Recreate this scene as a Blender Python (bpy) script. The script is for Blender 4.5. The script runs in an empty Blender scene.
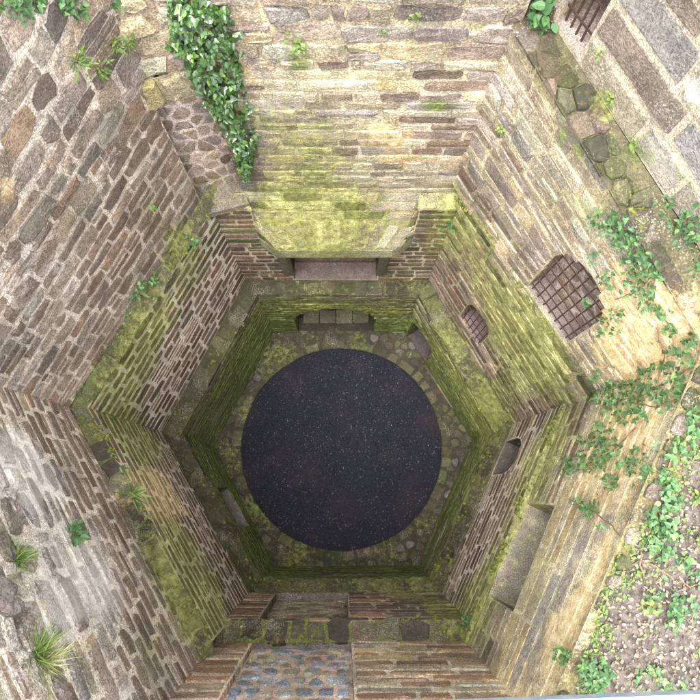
import bpy, math, random
import numpy as np
from mathutils import Vector, Matrix, noise
from math import sin, cos, pi, radians, sqrt

random.seed(7)
SC = bpy.context.scene
# ------------------------------------------------------------------ camera
CAM_H = 14.0; FPX = 680.0
RM = np.array([[0.9999, 0.002, 0.0099], [0.0, -0.9792, 0.203], [0.0101, -0.203, -0.9791]])
cam_d = bpy.data.cameras.new('camera'); cam = bpy.data.objects.new('camera', cam_d)
SC.collection.objects.link(cam); SC.camera = cam
cam_d.sensor_width = 36.0; cam_d.lens = 36.0 * FPX / 700.0
cam_d.clip_start = 0.05; cam_d.clip_end = 2000
_r = Vector(RM[:, 0]); _r.normalize(); _f = Vector(RM[:, 2]); _f.normalize()
_u = _r.cross(_f) * 1.0; _u.normalize(); _r = _f.cross(_u)
m = Matrix((( _r.x, _u.x, -_f.x), (_r.y, _u.y, -_f.y), (_r.z, _u.z, -_f.z)))
cam.matrix_world = Matrix.Translation((0, 0, CAM_H)) @ m.to_4x4()
# ------------------------------------------------------------------ light
W = bpy.data.worlds.new("World"); SC.world = W; W.use_nodes = True
nt = W.node_tree; bg = nt.nodes['Background']
sky = nt.nodes.new('ShaderNodeTexSky'); sky.sky_type = 'NISHITA'; sky.sun_disc = False
SUN_EL, SUN_AZ = radians(78), radians(212)
sky.sun_elevation = SUN_EL; sky.sun_rotation = SUN_AZ; sky.dust_density = 4.0; sky.air_density = 1.0; sky.ozone_density = 1.0
hs = nt.nodes.new('ShaderNodeHueSaturation'); hs.inputs['Saturation'].default_value = 0.35
nt.links.new(sky.outputs[0], hs.inputs['Color']); nt.links.new(hs.outputs[0], bg.inputs[0]); bg.inputs[1].default_value = 0.15
sd = bpy.data.lights.new('sun', 'SUN'); sd.energy = .6; sd.angle = radians(40); sd.color = (1.0, 0.985, 0.96)
so = bpy.data.objects.new('sun', sd); SC.collection.objects.link(so)
sv = Vector((sin(SUN_AZ) * cos(SUN_EL), cos(SUN_AZ) * cos(SUN_EL), sin(SUN_EL)))
so.rotation_euler = sv.to_track_quat('Z', 'Y').to_euler(); so.location = (0, 0, 40)
SC.view_settings.view_transform = 'Standard'; SC.view_settings.look = 'None'
SC.view_settings.exposure = 2.88; SC.view_settings.gamma = 1.0
try:
    SC.cycles.max_bounces = 5; SC.cycles.diffuse_bounces = 4
except Exception: pass

# ------------------------------------------------------------------ helpers
def lin(r, g, b):
    f = lambda c: ((c / 255 + 0.055) / 1.055) ** 2.4 if c > 10 else c / 255 / 12.92
    return (f(r), f(g), f(b))
def clamp(x, a=0., b=1.): return a if x < a else b if x > b else x
def lerp(a, b, t): return a + (b - a) * t
def ray(x, y): return RM @ np.array([x - 350., y - 350., FPX])
def px(p):
    c = RM.T @ (np.array([p[0], p[1], p[2] - CAM_H])); return 350 + FPX * c[0] / c[2], 350 + FPX * c[1] / c[2]
def atz(x, y, z):
    d = ray(x, y); t = (z - CAM_H) / d[2]; return Vector((d[0] * t, d[1] * t, z))
COL = SC.collection
def link(o, parent=None):
    COL.objects.link(o)
    if parent is not None: o.parent = parent
    return o
def empty(name, loc, label=None, cat=None, group=None, parent=None):
    o = bpy.data.objects.new(name, None); o.location = loc; o.empty_display_size = .2
    link(o, parent)
    if label: o['label'] = label
    if cat: o['category'] = cat
    if group: o['group'] = group
    return o

class MB:
    """collects faces with per-vertex colour and mask"""
    def __init__(s): s.v = []; s.f = []; s.c = []; s.m = []; s.mi = []
    def add(s, vs, fs, col, masks=None, mi=0):
        b = len(s.v); s.v += vs; s.f += [tuple(i + b for i in f) for f in fs]
        if isinstance(col, list): s.c += col
        else: s.c += [col] * len(vs)
        if masks is None: s.m += [mask(v) for v in vs]
        elif isinstance(masks, list): s.m += masks
        else: s.m += [masks] * len(vs)
        s.mi += [mi] * len(fs)
    def build(s, name, mats, parent=None, origin=(0, 0, 0), smooth=False, parent_loc=None):
        o3 = Vector(origin)
        me = bpy.data.meshes.new(name)
        me.from_pydata([tuple(Vector(v) - o3) for v in s.v], [], s.f)
        ca = me.color_attributes.new('col', 'FLOAT_COLOR', 'POINT')
        ca.data.foreach_set('color', np.array([(c[0], c[1], c[2], 1.) for c in s.c], dtype=np.float32).ravel())
        cm = me.color_attributes.new('mask', 'FLOAT_COLOR', 'POINT')
        cm.data.foreach_set('color', np.array(s.m, dtype=np.float32).ravel())
        for m_ in (mats if isinstance(mats, list) else [mats]): me.materials.append(m_)
        if isinstance(mats, list): me.polygons.foreach_set('material_index', s.mi)
        if smooth: me.polygons.foreach_set('use_smooth', [True] * len(me.polygons))
        o = bpy.data.objects.new(name, me)
        o.location = o3 - (Vector(parent_loc) if parent_loc is not None else Vector((0, 0, 0)))
        return link(o, parent)

# ------------------------------------------------------------------ materials
def newmat(name, rough=.9):
    m_ = bpy.data.materials.new(name); m_.use_nodes = True
    n = m_.node_tree.nodes; l = m_.node_tree.links; b = n['Principled BSDF']
    b.inputs['Roughness'].default_value = rough
    if 'Specular IOR Level' in b.inputs: b.inputs['Specular IOR Level'].default_value = .25
    return m_, n, l, b
def nz(n, l, scale, detail=4, rough=.6, vec=None, dist=0.):
    t = n.new('ShaderNodeTexNoise'); t.inputs['Scale'].default_value = scale
    t.inputs['Detail'].default_value = detail; t.inputs['Roughness'].default_value = rough; t.inputs['Distortion'].default_value = dist
    l.new(vec, t.inputs['Vector']); return t.outputs[0]
def mth(n, l, op, a, b=None, c=None, cl=False):
    t = n.new('ShaderNodeMath'); t.operation = op; t.use_clamp = cl
    for i, x in enumerate((a, b, c)):
        if x is None: continue
        if isinstance(x, (int, float)): t.inputs[i].default_value = x
        else: l.new(x, t.inputs[i])
    return t.outputs[0]
def mixc(n, l, fac, a, b, mode='MIX'):
    t = n.new('ShaderNodeMix'); t.data_type = 'RGBA'; t.blend_type = mode
    if isinstance(fac, (int, float)): t.inputs[0].default_value = fac
    else: l.new(fac, t.inputs[0])
    for i, x in ((6, a), (7, b)):
        if isinstance(x, tuple): t.inputs[i].default_value = (*x[:3], 1)
        else: l.new(x, t.inputs[i])
    return t.outputs[2]
def smooth(n, l, x, lo, hi):
    t = n.new('ShaderNodeMapRange'); t.interpolation_type = 'SMOOTHSTEP'
    l.new(x, t.inputs[0]); t.inputs[1].default_value = lo; t.inputs[2].default_value = hi; return t.outputs[0]

def masonry_mat(name, bump=.5, grain=1.0, pits=True):
    m_, n, l, b = newmat(name, .92)
    geo = n.new('ShaderNodeNewGeometry'); P = geo.outputs['Position']
    ac = n.new('ShaderNodeAttribute'); ac.attribute_name = 'col'
    am = n.new('ShaderNodeAttribute'); am.attribute_name = 'mask'
    sp = n.new('ShaderNodeSeparateColor'); l.new(am.outputs['Color'], sp.inputs[0])
    n1 = nz(n, l, 2.2, 3, .6, P); n2 = nz(n, l, 13, 5, .7, P, .4); n3 = nz(n, l, 60, 4, .75, P); n4 = nz(n, l, 190, 2, .6, P)
    n5 = nz(n, l, 5.5, 4, .7, P, .8)
    v = mth(n, l, 'MULTIPLY_ADD', n2, 1.5, mth(n, l, 'MULTIPLY_ADD', n3, 1.3 * grain, -.38))
    v = mth(n, l, 'MULTIPLY_ADD', n4, .3 * grain, mth(n, l, 'SUBTRACT', v, .15 * grain))
    base = n.new('ShaderNodeVectorMath'); base.operation = 'SCALE'; l.new(ac.outputs['Color'], base.inputs[0]); l.new(v, base.inputs['Scale'])
    c = base.outputs[0]
    # rust / pale mineral drift inside every stone
    c = mixc(n, l, mth(n, l, 'MULTIPLY', smooth(n, l, n5, .55, .75), .35), c, lin(168, 128, 92))
    c = mixc(n, l, mth(n, l, 'MULTIPLY', smooth(n, l, mth(n, l, 'ADD', n3, n1), 1.12, 1.3), .55), c, lin(205, 200, 185))
    c = mixc(n, l, mth(n, l, 'MULTIPLY', smooth(n, l, mth(n, l, 'SUBTRACT', n3, mth(n, l, 'MULTIPLY', n1, .5)), .33, .2), .5), c, lin(62, 56, 48))
    rgb = n.new('ShaderNodeRGBToBW'); l.new(c, rgb.inputs[0])
    gn = mth(n, l, 'MULTIPLY_ADD', rgb.outputs[0], 1.9, .5); gn = mth(n, l, 'MINIMUM', gn, 1.35)
    gain = n.new('ShaderNodeCombineColor'); [l.new(gn, gain.inputs[i]) for i in range(3)]; gain = gain.outputs[0]
    def layer(c, ch, col1, col2, strength, nn, k=1.7):
        s_ = mth(n, l, 'ADD', ch, mth(n, l, 'MULTIPLY_ADD', nn, k, -.5 * k))
        s_ = mth(n, l, 'ADD', s_, mth(n, l, 'MULTIPLY_ADD', n3, .55, -.275))
        f = mth(n, l, 'MULTIPLY', smooth(n, l, s_, .3, .75), strength)
        gate = smooth(n, l, ch, .02, .12)
        f = mth(n, l, 'MULTIPLY', f, gate)
        cc = mixc(n, l, smooth(n, l, mth(n, l, 'ADD', n2, mth(n, l, 'MULTIPLY_ADD', n4, .6, -.3)), .3, .7), col1, col2)
        cc = mixc(n, l, 1., cc, gain, 'MULTIPLY')
        return mixc(n, l, f, c, cc), f
    c, f0 = layer(c, sp.outputs[2], lin(228, 222, 216), lin(204, 194, 186), .62, n5)
    c, f1 = layer(c, sp.outputs[1], lin(212, 168, 104), lin(236, 222, 176), .6, n5)
    c, f2 = layer(c, am.outputs['Alpha'], lin(78, 96, 36), lin(140, 156, 78), .8, n2)
    c, f3 = layer(c, sp.outputs[0], lin(126, 134, 58), lin(192, 194, 118), .64, n2)
    c = mixc(n, l, mth(n, l, 'MULTIPLY', f3, mth(n, l, 'MULTIPLY', smooth(n, l, n5, .50, .36), .5)), c, lin(70, 84, 30))
    mp = n.new('ShaderNodeMapping'); mp.inputs['Scale'].default_value = (1., 1., .35); l.new(P, mp.inputs[0])
    s1 = nz(n, l, 1.6, 3, .65, mp.outputs[0], .6); s2 = nz(n, l, 4.5, 4, .7, P, 1.2)
    st = mth(n, l, 'ADD', mth(n, l, 'MULTIPLY_ADD', s1, 1.1, .45), mth(n, l, 'MULTIPLY_ADD', s2, .9, -.45))
    sc = n.new('ShaderNodeVectorMath'); sc.operation = 'SCALE'; l.new(c, sc.inputs[0]); l.new(st, sc.inputs['Scale']); c = sc.outputs[0]
    c = mixc(n, l, mth(n, l, 'MULTIPLY', smooth(n, l, nz(n, l, 9, 5, .75, P, .5), .60, .70), .45), c, lin(66, 62, 50))
    l.new(c, b.inputs['Base Color'])
    h = mth(n, l, 'MULTIPLY_ADD', n2, .9, mth(n, l, 'MULTIPLY', n3, .6))
    h = mth(n, l, 'MULTIPLY_ADD', n4, .18, h)
    h = mth(n, l, 'MULTIPLY_ADD', mth(n, l, 'MAXIMUM', f2, f3), mth(n, l, 'MULTIPLY', n3, 1.2), h)
    bp = n.new('ShaderNodeBump'); bp.inputs['Strength'].default_value = bump; bp.inputs['Distance'].default_value = .045
    l.new(h, bp.inputs['Height']); l.new(bp.outputs[0], b.inputs['Normal'])
    return m_
M_STONE = masonry_mat('weathered_stone', .75)
M_MORT = masonry_mat('lime_mortar', .6)

def simple_mat(name, c1, c2, scale=20, rough=.8, bump=.3, spec=.25, metal=0., contrast=(.35, .65)):
    m_, n, l, b = newmat(name, rough)
    geo = n.new('ShaderNodeNewGeometry'); P = geo.outputs['Position']
    a = nz(n, l, scale, 6, .7, P); f = smooth(n, l, a, *contrast)
    l.new(mixc(n, l, f, c1, c2), b.inputs['Base Color'])
    b.inputs['Specular IOR Level'].default_value = spec; b.inputs['Metallic'].default_value = metal
    bp = n.new('ShaderNodeBump'); bp.inputs['Strength'].default_value = bump; bp.inputs['Distance'].default_value = .02
    l.new(a, bp.inputs['Height']); l.new(bp.outputs[0], b.inputs['Normal']); return m_
M_IRON = simple_mat('rusty_iron', lin(52, 38, 36), lin(84, 62, 54), 60, .7, .3)
M_RAIL = simple_mat('galvanised_steel', lin(120, 132, 152), lin(150, 158, 172), 30, .45, .08, .5, .25)
M_TWIG = simple_mat('woody_stem', lin(104, 78, 56), lin(150, 122, 92), 60, .85, .4)
M_GRASS = simple_mat('meadow_grass', lin(60, 84, 36), lin(96, 110, 52), 3, .95, .3)
def leaf_mat(name, c1, c2, c3, rough=.45, spec=.4):
    m_, n, l, b = newmat(name, rough)
    geo = n.new('ShaderNodeNewGeometry'); P = geo.outputs['Position']
    oi = n.new('ShaderNodeObjectInfo')
    a = nz(n, l, 7, 3, .6, P); a2 = nz(n, l, 45, 2, .6, P)
    wn = n.new('ShaderNodeTexWhiteNoise'); wn.noise_dimensions = '1D'
    l.new(mth(n, l, 'ADD', geo.outputs['Random Per Island'], oi.outputs['Random']), wn.inputs['W'])
    f = mth(n, l, 'ADD', mth(n, l, 'MULTIPLY', wn.outputs['Value'], .6), mth(n, l, 'MULTIPLY', a, .4))
    c = mixc(n, l, smooth(n, l, f, .2, .8), c1, c2)
    c = mixc(n, l, mth(n, l, 'MULTIPLY', smooth(n, l, wn.outputs['Value'], .8, 1.), .8), c, c3)
    c = mixc(n, l, mth(n, l, 'MULTIPLY', a2, .3), c, c3)
    l.new(c, b.inputs['Base Color']); b.inputs['Specular IOR Level'].default_value = spec
    return m_
M_IVY = leaf_mat('ivy_leaf', lin(22, 46, 22), lin(50, 84, 40), lin(110, 140, 70), .32, .6)
M_CREEP = leaf_mat('creeper_leaf', lin(34, 66, 36), lin(62, 100, 54), lin(104, 134, 74), .5, .35)
M_FERN = leaf_mat('weed_leaf', lin(58, 84, 36), lin(92, 116, 52), lin(134, 144, 80), .6, .3)
M_STRAW = leaf_mat('dry_blade', lin(140, 140, 84), lin(186, 172, 120), lin(208, 196, 150), .7, .2)
M_LITTER = leaf_mat('dead_leaf', lin(84, 72, 62), lin(124, 110, 98), lin(182, 170, 140), .8, .15)

# ------------------------------------------------------------------ plan of the tower
FL = [(404, 333), (274, 333), (214, 446), (275, 566), (418, 566), (472, 440)]     # floor corners
P0 = [atz(x, y, 0) for x, y in FL]
WN = ['N', 'NW', 'SW', 'S', 'SE', 'NE']
OFF = {'A': [0, 0, 0, 0, 0, 0], 'B': [.20, .25, .22, .16, .16, .23], 'C': [.40, .39, .37, .38, .20, .26], 'D': [.9, .9, .9, .9, .9, .50], 'O': [1.75, 1.75, 1.75, 1.65, 1.6, 1.9]}
def offpoly(ws):
    L = []; out = []
    for i in range(6):
        d = (P0[(i + 1) % 6] - P0[i]).normalized(); nn = Vector((d.y, -d.x, 0)); L.append((nn, nn.dot(P0[i]) + ws[i]))
    for i in range(6):
        (a, ca), (b, cb) = L[i - 1], L[i]
        det = a.x * b.y - a.y * b.x; out.append(Vector(((ca * b.y - cb * a.y) / det, (a.x * cb - b.x * ca) / det, 0)))
    return out
ST = {k: offpoly(v) for k, v in OFF.items()}
class Frame:
    def __init__(s, o, U, V, N): s.o, s.U, s.V, s.N = Vector(o), Vector(U), Vector(V), Vector(N)
    def pt(s, u, v, n=0.): return s.o + s.U * u + s.V * v + s.N * n
def wf(w, st):
    i = WN.index(w); a = ST[st][i]; b = ST[st][(i + 1) % 6]; U = (b - a).normalized()
    f = Frame(a, U, (0, 0, 1), (-U.y, U.x, 0)); f.L = (b - a).length; return f
FR = {(w, s): wf(w, s) for w in WN for s in 'ABCDO'}
def uz(w, s, x, y):
    f = FR[(w, s)]; r = Vector(ray(x, y)); c = Vector((0, 0, CAM_H))
    t = (f.o - c).dot(f.N) / r.dot(f.N); p = c + r * t
    return (p - f.o).dot(f.U), p.z
# ledge heights (at u=0 end, at u=L end)
ZA = {'N': (2.92, 2.95), 'NW': (2.9, 2.95), 'SW': (2.9, 2.2), 'S': (2.15, 2.1), 'SE': (2.1, 2.1), 'NE': (2.1, 2.9)}
ZB0 = {'N': (3.03, 3.06), 'NW': (3.02, 3.08), 'SW': (3.05, 2.5), 'S': (2.45, 2.45), 'SE': (2.5, 2.55), 'NE': (2.55, 3.02)}
ZB1 = {'N': (6.0, 5.95), 'NW': (6.0, 6.3), 'SW': (6.3, 5.85), 'S': (4.95, 4.85), 'SE': (5.05, 5.25), 'NE': (6.3, 6.3)}
ZC0 = {'N': (6.05, 6.05), 'NW': (6.1, 6.42), 'SW': (6.42, 5.95), 'S': (5.1, 5.0), 'SE': (5.12, 5.35), 'NE': (6.36, 6.36)}
ZC1 = {'N': (10.0, 10.0), 'NW': (10.9, 10.6), 'SW': (10.3, 10.3), 'S': (10.2, 10.0), 'SE': (8.3, 8.75), 'NE': (8.75, 9.2)}

def hit(x, y):
    """the surface seen at a pixel: (point, normal, wall, storey)"""
    r = Vector(ray(x, y)); c = Vector((0, 0, CAM_H)); best = None
    for w in WN:
        for s, lo, hi in (('D', ZC1, None), ('C', ZC0, ZC1), ('B', ZB0, ZB1), ('A', None, ZA)):
            f = FR[(w, s)]; dn = r.dot(f.N)
            if dn >= 0: continue
            t = (f.o - c).dot(f.N) / dn
            if t <= 0: continue
            p = c + r * t; u = (p - f.o).dot(f.U); k = clamp(u / f.L)
            if s == 'D' and w != 'NE': continue
            a = lerp(*lo[w], k) if lo else -9; b = lerp(*hi[w], k) if hi else 99
            if w == 'SE' and s == 'C' and p.z > b:
                t2 = (b - CAM_H) / r.z; p = c + r * t2
                if best is None or t2 < best[0]: best = (t2, p, Vector((0, 0, 1)), w, 'T')
                continue
            if a - .5 < p.z < b + .05 and (best is None or t < best[0]): best = (t, p, f.N.copy(), w, s)
    if best is None:
        t = -CAM_H / r.z; return c + r * t, Vector((0, 0, 1)), 'F', 'F'
    return best[1:]

# --- patches of growth: centre pixel -> place on the wall, radius in px, channel 0 moss 1 ochre lichen 2 white bloom 3 algae
PATCH = [
 # north
 (320, 208, 55, 0, .4), (290, 205, 30, 0, .3), (385, 205, 25, 3, .55), (300, 110, 60, 0, .22), (240, 70, 40, 1, .5), (250, 30, 30, 1, .35),
 (310, 150, 45, 0, .3), (380, 130, 22, 1, .5), (400, 150, 28, 1, .55), (300, 65, 14, 3, .8), (430, 105, 12, 3, .7), (420, 50, 22, 3, .35), (345, 60, 20, 1, .2),
 (370, 20, 30, 3, .3), (260, 120, 25, 0, .3), (330, 235, 60, 0, .3), (320, 310, 70, 3, .4), (300, 300, 40, 0, .35), (400, 290, 30, 0, .45),
 # north west
 (5, 190, 16, 1, .9), (45, 150, 14, 1, .55), (90, 200, 10, 1, .6), (60, 165, 10, 1, .5), (15, 280, 40, 2, .24), (50, 262, 34, 2, .2), (20, 330, 30, 2, .25), (90, 330, 30, 2, .2), (60, 100, 40, 2, .16), (150, 215, 22, 0, .4),
 (130, 370, 55, 0, .55), (160, 320, 35, 0, .5), (190, 270, 25, 0, .45), (100, 390, 22, 0, .3), (175, 235, 20, 0, .5), (200, 380, 80, 3, .05), (110, 60, 40, 1, .25), (150, 75, 30, 0, .35),
 (75, 280, 30, 2, .2),
 # south west
 (30, 480, 45, 2, .62), (80, 560, 40, 2, .55), (60, 610, 38, 2, .5), (110, 600, 25, 2, .45), (10, 545, 20, 3, .5), (10, 450, 40, 2, .4), (45, 600, 10, 1, .7), (90, 640, 12, 1, .7), (68, 650, 12, 1, .6),
 (150, 655, 28, 0, .5), (120, 690, 30, 2, .45), (30, 680, 35, 2, .4), (145, 450, 30, 0, .4), (165, 510, 24, 1, .62), (150, 480, 22, 1, .55), (185, 560, 28, 0, .55), (210, 600, 22, 0, .6), (130, 430, 22, 0, .5),
 # south
 (435, 607, 16, 0, .8), (400, 598, 14, 0, .3), (300, 605, 14, 0, .5), (460, 622, 20, 0, .6), (440, 680, 50, 1, .25), (520, 685, 30, 1, .55), (300, 680, 20, 0, .5), (270, 650, 14, 0, .4), (225, 690, 10, 1, .3), (500, 640, 20, 1, .3),
 # south east
 (512, 510, 34, 0, .3), (495, 560, 30, 0, .5), (478, 600, 20, 0, .6), (525, 470, 35, 0, .35), (540, 440, 30, 0, .35), (520, 590, 15, 0, .4), (600, 480, 50, 1, .55), (620, 440, 45, 1, .6), (640, 500, 40, 1, .55),
 (590, 600, 28, 1, .75), (570, 625, 28, 1, .6), (560, 660, 35, 1, .6), (610, 560, 35, 1, .5), (575, 560, 30, 2, .35), (655, 430, 40, 1, .5), (625, 600, 18, 0, .55), (540, 600, 18, 0, .4),
 (155, 490, 26, 1, .5), (175, 540, 26, 0, .5), (205, 595, 26, 0, .55), (150, 440, 24, 0, .4), (330, 628, 130, 0, .25), (600, 545, 24, 1, .5), (545, 560, 10, 0, .5), (535, 530, 22, 0, .35), (470, 590, 18, 0, .4),
 (588, 612, 14, 1, .7), (560, 640, 14, 1, .6), (600, 585, 10, 1, .6), (622, 470, 14, 1, .6), (604, 505, 12, 1, .5), (640, 420, 14, 1, .5),
 (352, 130, 12, 3, .3), (300, 62, 9, 3, .7), (438, 108, 10, 3, .7), (318, 98, 8, 3, .4), (270, 85, 12, 3, .25), (455, 60, 16, 3, .35), (480, 25, 18, 3, .4),
 # north east
 (455, 330, 30, 0, .3), (500, 395, 26, 0, .4), (480, 420, 22, 0, .4), (300, 215, 80, 0, .25),
 (500, 330, 24, 0, .6), (525, 325, 30, 0, .75), (520, 375, 28, 0, .5), (545, 340, 25, 0, .5), (500, 300, 26, 0, .35), (455, 215, 28, 0, .5), (440, 245, 22, 0, .5), (480, 270, 30, 0, .3), (550, 365, 28, 0, .4),
 (560, 200, 45, 0, .32), (600, 210, 35, 0, .35), (540, 80, 40, 0, .4), (560, 130, 26, 3, .45), (520, 60, 22, 3, .4), (580, 150, 20, 3, .4), (620, 305, 30, 1, .8), (640, 330, 40, 1, .7), (660, 310, 35, 1, .6),
 (660, 360, 40, 1, .75), (600, 350, 25, 1, .4), (610, 395, 30, 1, .4), (650, 395, 35, 1, .6), (625, 270, 20, 1, .5), (612, 110, 18, 0, .7), (600, 95, 14, 0, .5), (640, 150, 22, 3, .6), (680, 180, 22, 3, .5), (690, 90, 9, 2, .9), (677, 73, 10, 2, .5), (690, 160, 20, 0, .4),
 (670, 250, 30, 2, .25), (540, 250, 25, 2, .25), (575, 60, 20, 2, .2), (570, 35, 22, 0, .3),
]
PB = []
for (x_, y_, r_, ch, am_) in PATCH:
    p_, n_, w_, s_ = hit(x_, y_)
    dx, dy = x_ - 343, y_ - 491; dd = math.hypot(dx, dy) or 1
    q_ = hit(x_ + dx / dd * r_ * .5, y_ + dy / dd * r_ * .5)[0]
    ru = r_ * (CAM_H - p_.z) / FPX; rz = max(ru * .6, min(2.0, abs(q_.z - p_.z) * 2)) if n_.z < .5 else ru
    PB.append((p_.x, p_.y, p_.z, 1 / (ru * ru), 1 / (rz * rz), ch, am_ * (1.35 if ch == 2 else 1.)))
PBA = np.array([p[:5] for p in PB]); PCH = np.array([p[5] for p in PB]); PAM = np.array([p[6] for p in PB])
def mask(v):
    x, y, z = v
    d = (PBA[:, 0] - x) ** 2 + (PBA[:, 1] - y) ** 2
    g = np.exp(-(d * PBA[:, 3] + (PBA[:, 2] - z) ** 2 * PBA[:, 4])) * PAM
    r = [float(g[PCH == k].sum()) for k in range(4)]
    # growth that follows height in the shaft: damp algae low down, moss under and on the set-backs
    n_ = noise.noise(Vector((x * .8, y * .8, z * .5)))
    left = clamp((-x - .2) * .5); right = clamp((x - .2) * .5)
    if z > 8.28 and y < 1.0 and x > 1.5: r[1] *= .35; r[0] += .15 + .3 * noise.noise(Vector((x * 2.5, y * 2.5, 1.)))
    if z < .12:
        k_ = .16 + .5 * noise.noise(Vector((x * 1.6, y * 1.6, 4.)))
        return (min(max(k_ * .8, 0) + (.2 if x < -.5 or y < 0 else 0), 1.), 0., 0., clamp(k_ + .1))
    r[3] += clamp((2.75 + .35 * left - z) * 1.2) * (.62 + .25 * n_) + clamp((1.2 - z)) * .25
    r[0] += clamp(1 - abs(z - 1.9) / 1.6) * (.34 + .3 * n_ + .25 * right)
    if z > 4.2 and z < 6.3 and x * x + y * y > 2.0: r[0] += clamp((z - 4.3) / 1.2) * (.24 + .3 * n_) * (1.0 if y > -1.75 else .6) * (.65 if y > 3.0 and abs(x) < 1.3 else 1.)
    return (min(r[0], 1.), min(r[1], 1.), min(r[2], 1.), min(r[3], 1.))

# ------------------------------------------------------------------ stones
def stone_mesh(fr, ring, proud, vmap=None, lump=.3, sink=.03, mid=None):
    """one stone: ring = outline [(u,v)..]; its face stands `proud` off the joint"""
    n = len(ring); cu = sum(p[0] for p in ring) / n; cv = sum(p[1] for p in ring) / n
    vs = []
    def P(u, v, d): return fr.pt(u, v, d)
    tilt_u = random.uniform(-.25, .25) * proud; tilt_v = random.uniform(-.25, .25) * proud
    su = max(abs(p[0] - cu) for p in ring) + 1e-6; sv_ = max(abs(p[1] - cv) for p in ring) + 1e-6
    for u, v in ring: vs.append(P(u, v, -sink))
    for u, v in ring:
        vs.append(P(lerp(u, cu, .04), lerp(v, cv, .06), proud * (.72 + random.uniform(-.25, .2))))
    for u, v in ring:
        a = .17
        vs.append(P(lerp(u, cu, a), lerp(v, cv, a), proud * (.9 + random.uniform(-lump, lump)) + tilt_u * (u - cu) / su + tilt_v * (v - cv) / sv_))
    vs.append(P(cu, cv, proud * (1.05 + random.uniform(-lump, lump))))
    fs = []
    for i in range(n):
        j = (i + 1) % n
        fs.append((i, j, n + j, n + i)); fs.append((n + i, n + j, 2 * n + j, 2 * n + i)); fs.append((2 * n + i, 2 * n + j, 3 * n))
    return vs, fs
def block_ring(u0, u1, v0, v1, rnd=.25, jit=.06, vm=None):
    w, h = u1 - u0, v1 - v0; c = min(w, h) * rnd * random.choice((.35, .6, .9)); j = min(w, h) * jit * 1.25
    R_ = lambda: random.uniform(-j, j)
    k = [c * random.uniform(.2, 1.9) for _ in range(8)]
    pts = [(u0 + k[0], v0), ((u0 + u1) / 2 + R_() * 2, v0 - j * .3), (u1 - k[1], v0), (u1, v0 + k[2] * .8), (u1, v1 - k[3] * .8), (u1 - k[4], v1), ((u0 + u1) / 2 + R_() * 2, v1 + j * .3), (u0 + k[5], v1), (u0, v1 - k[6] * .8), (u0, v0 + k[7] * .8)]
    pts = [(a + R_(), b + R_()) for a, b in pts]
    if vm: pts = [(a, vm(a, b)) for a, b in pts]
    return pts
def arch_top(hole, u):
    ua, ub, va, vb, rise = hole
    if rise <= 0: return vb
    k = clamp(1 - ((u - (ua + ub) / 2) / ((ub - ua) / 2)) ** 2)
    return vb - rise + rise * sqrt(k)
def shade(c, s, warm=0.): return (clamp(c[0] * s * (1 + warm)), clamp(c[1] * s), clamp(c[2] * s * (1 - warm)))
def pick(pal):
    c = random.choice(pal); s = random.uniform(.78, 1.18); w_ = random.uniform(-.06, .06)
    c = shade(c, s, w_); m_ = max(c); return shade(c, .68 / m_) if m_ > .68 else c

class Wall:
    def __init__(s, w, label, cat='wall', name='stone_wall'):
        s.w = w; f = FR[(w, 'A')]; s.base = f.pt(f.L / 2, 0, 0); s.base.z = 0
        s.root = empty(name, s.base, label, cat); s.st = []; s.mort = MB()
    def stone(s, vs, fs, col, name='stone', big=1.0):
        a = [px(v) for v in vs[len(vs) // 3:]]
        xs = [p[0] for p in a]; ys = [p[1] for p in a]
        inside = max(xs) > -5 and min(xs) < 705 and max(ys) > -5 and min(ys) < 705
        if not inside: sz = 0
        else:
            # projected footprint by shoelace over the outer ring
            n = (len(vs) - 1) // 3; q = [px(v) for v in vs[n:2 * n]]
            sz = abs(sum(q[i][0] * q[(i + 1) % n][1] - q[(i + 1) % n][0] * q[i][1] for i in range(n))) / 2 * big
        s.st.append((sz, vs, fs, col, name))
    def finish(s, limit=298):
        s.mort.build('mortar', M_MORT, s.root, origin=s.base, parent_loc=s.base)
        kinds = {}
        for t in s.st: kinds.setdefault(t[4], []).append(t)
        for name, L in kinds.items():
            L.sort(key=lambda t: -t[0])
            rest = MB()
            for i, (sz, vs, fs, col, _) in enumerate(L):
                if i < limit and sz > 4:
                    mb = MB(); mb.add(vs, fs, col); c = sum((Vector(v) for v in vs), Vector()) / len(vs)
                    mb.build(name, M_STONE, s.root, origin=c, parent_loc=s.base)
                else: rest.add(vs, fs, col)
            if rest.v:
                o = rest.build('small_' + name + 's', M_STONE, s.root, origin=s.base, parent_loc=s.base); o['kind'] = 'stuff'

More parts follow.
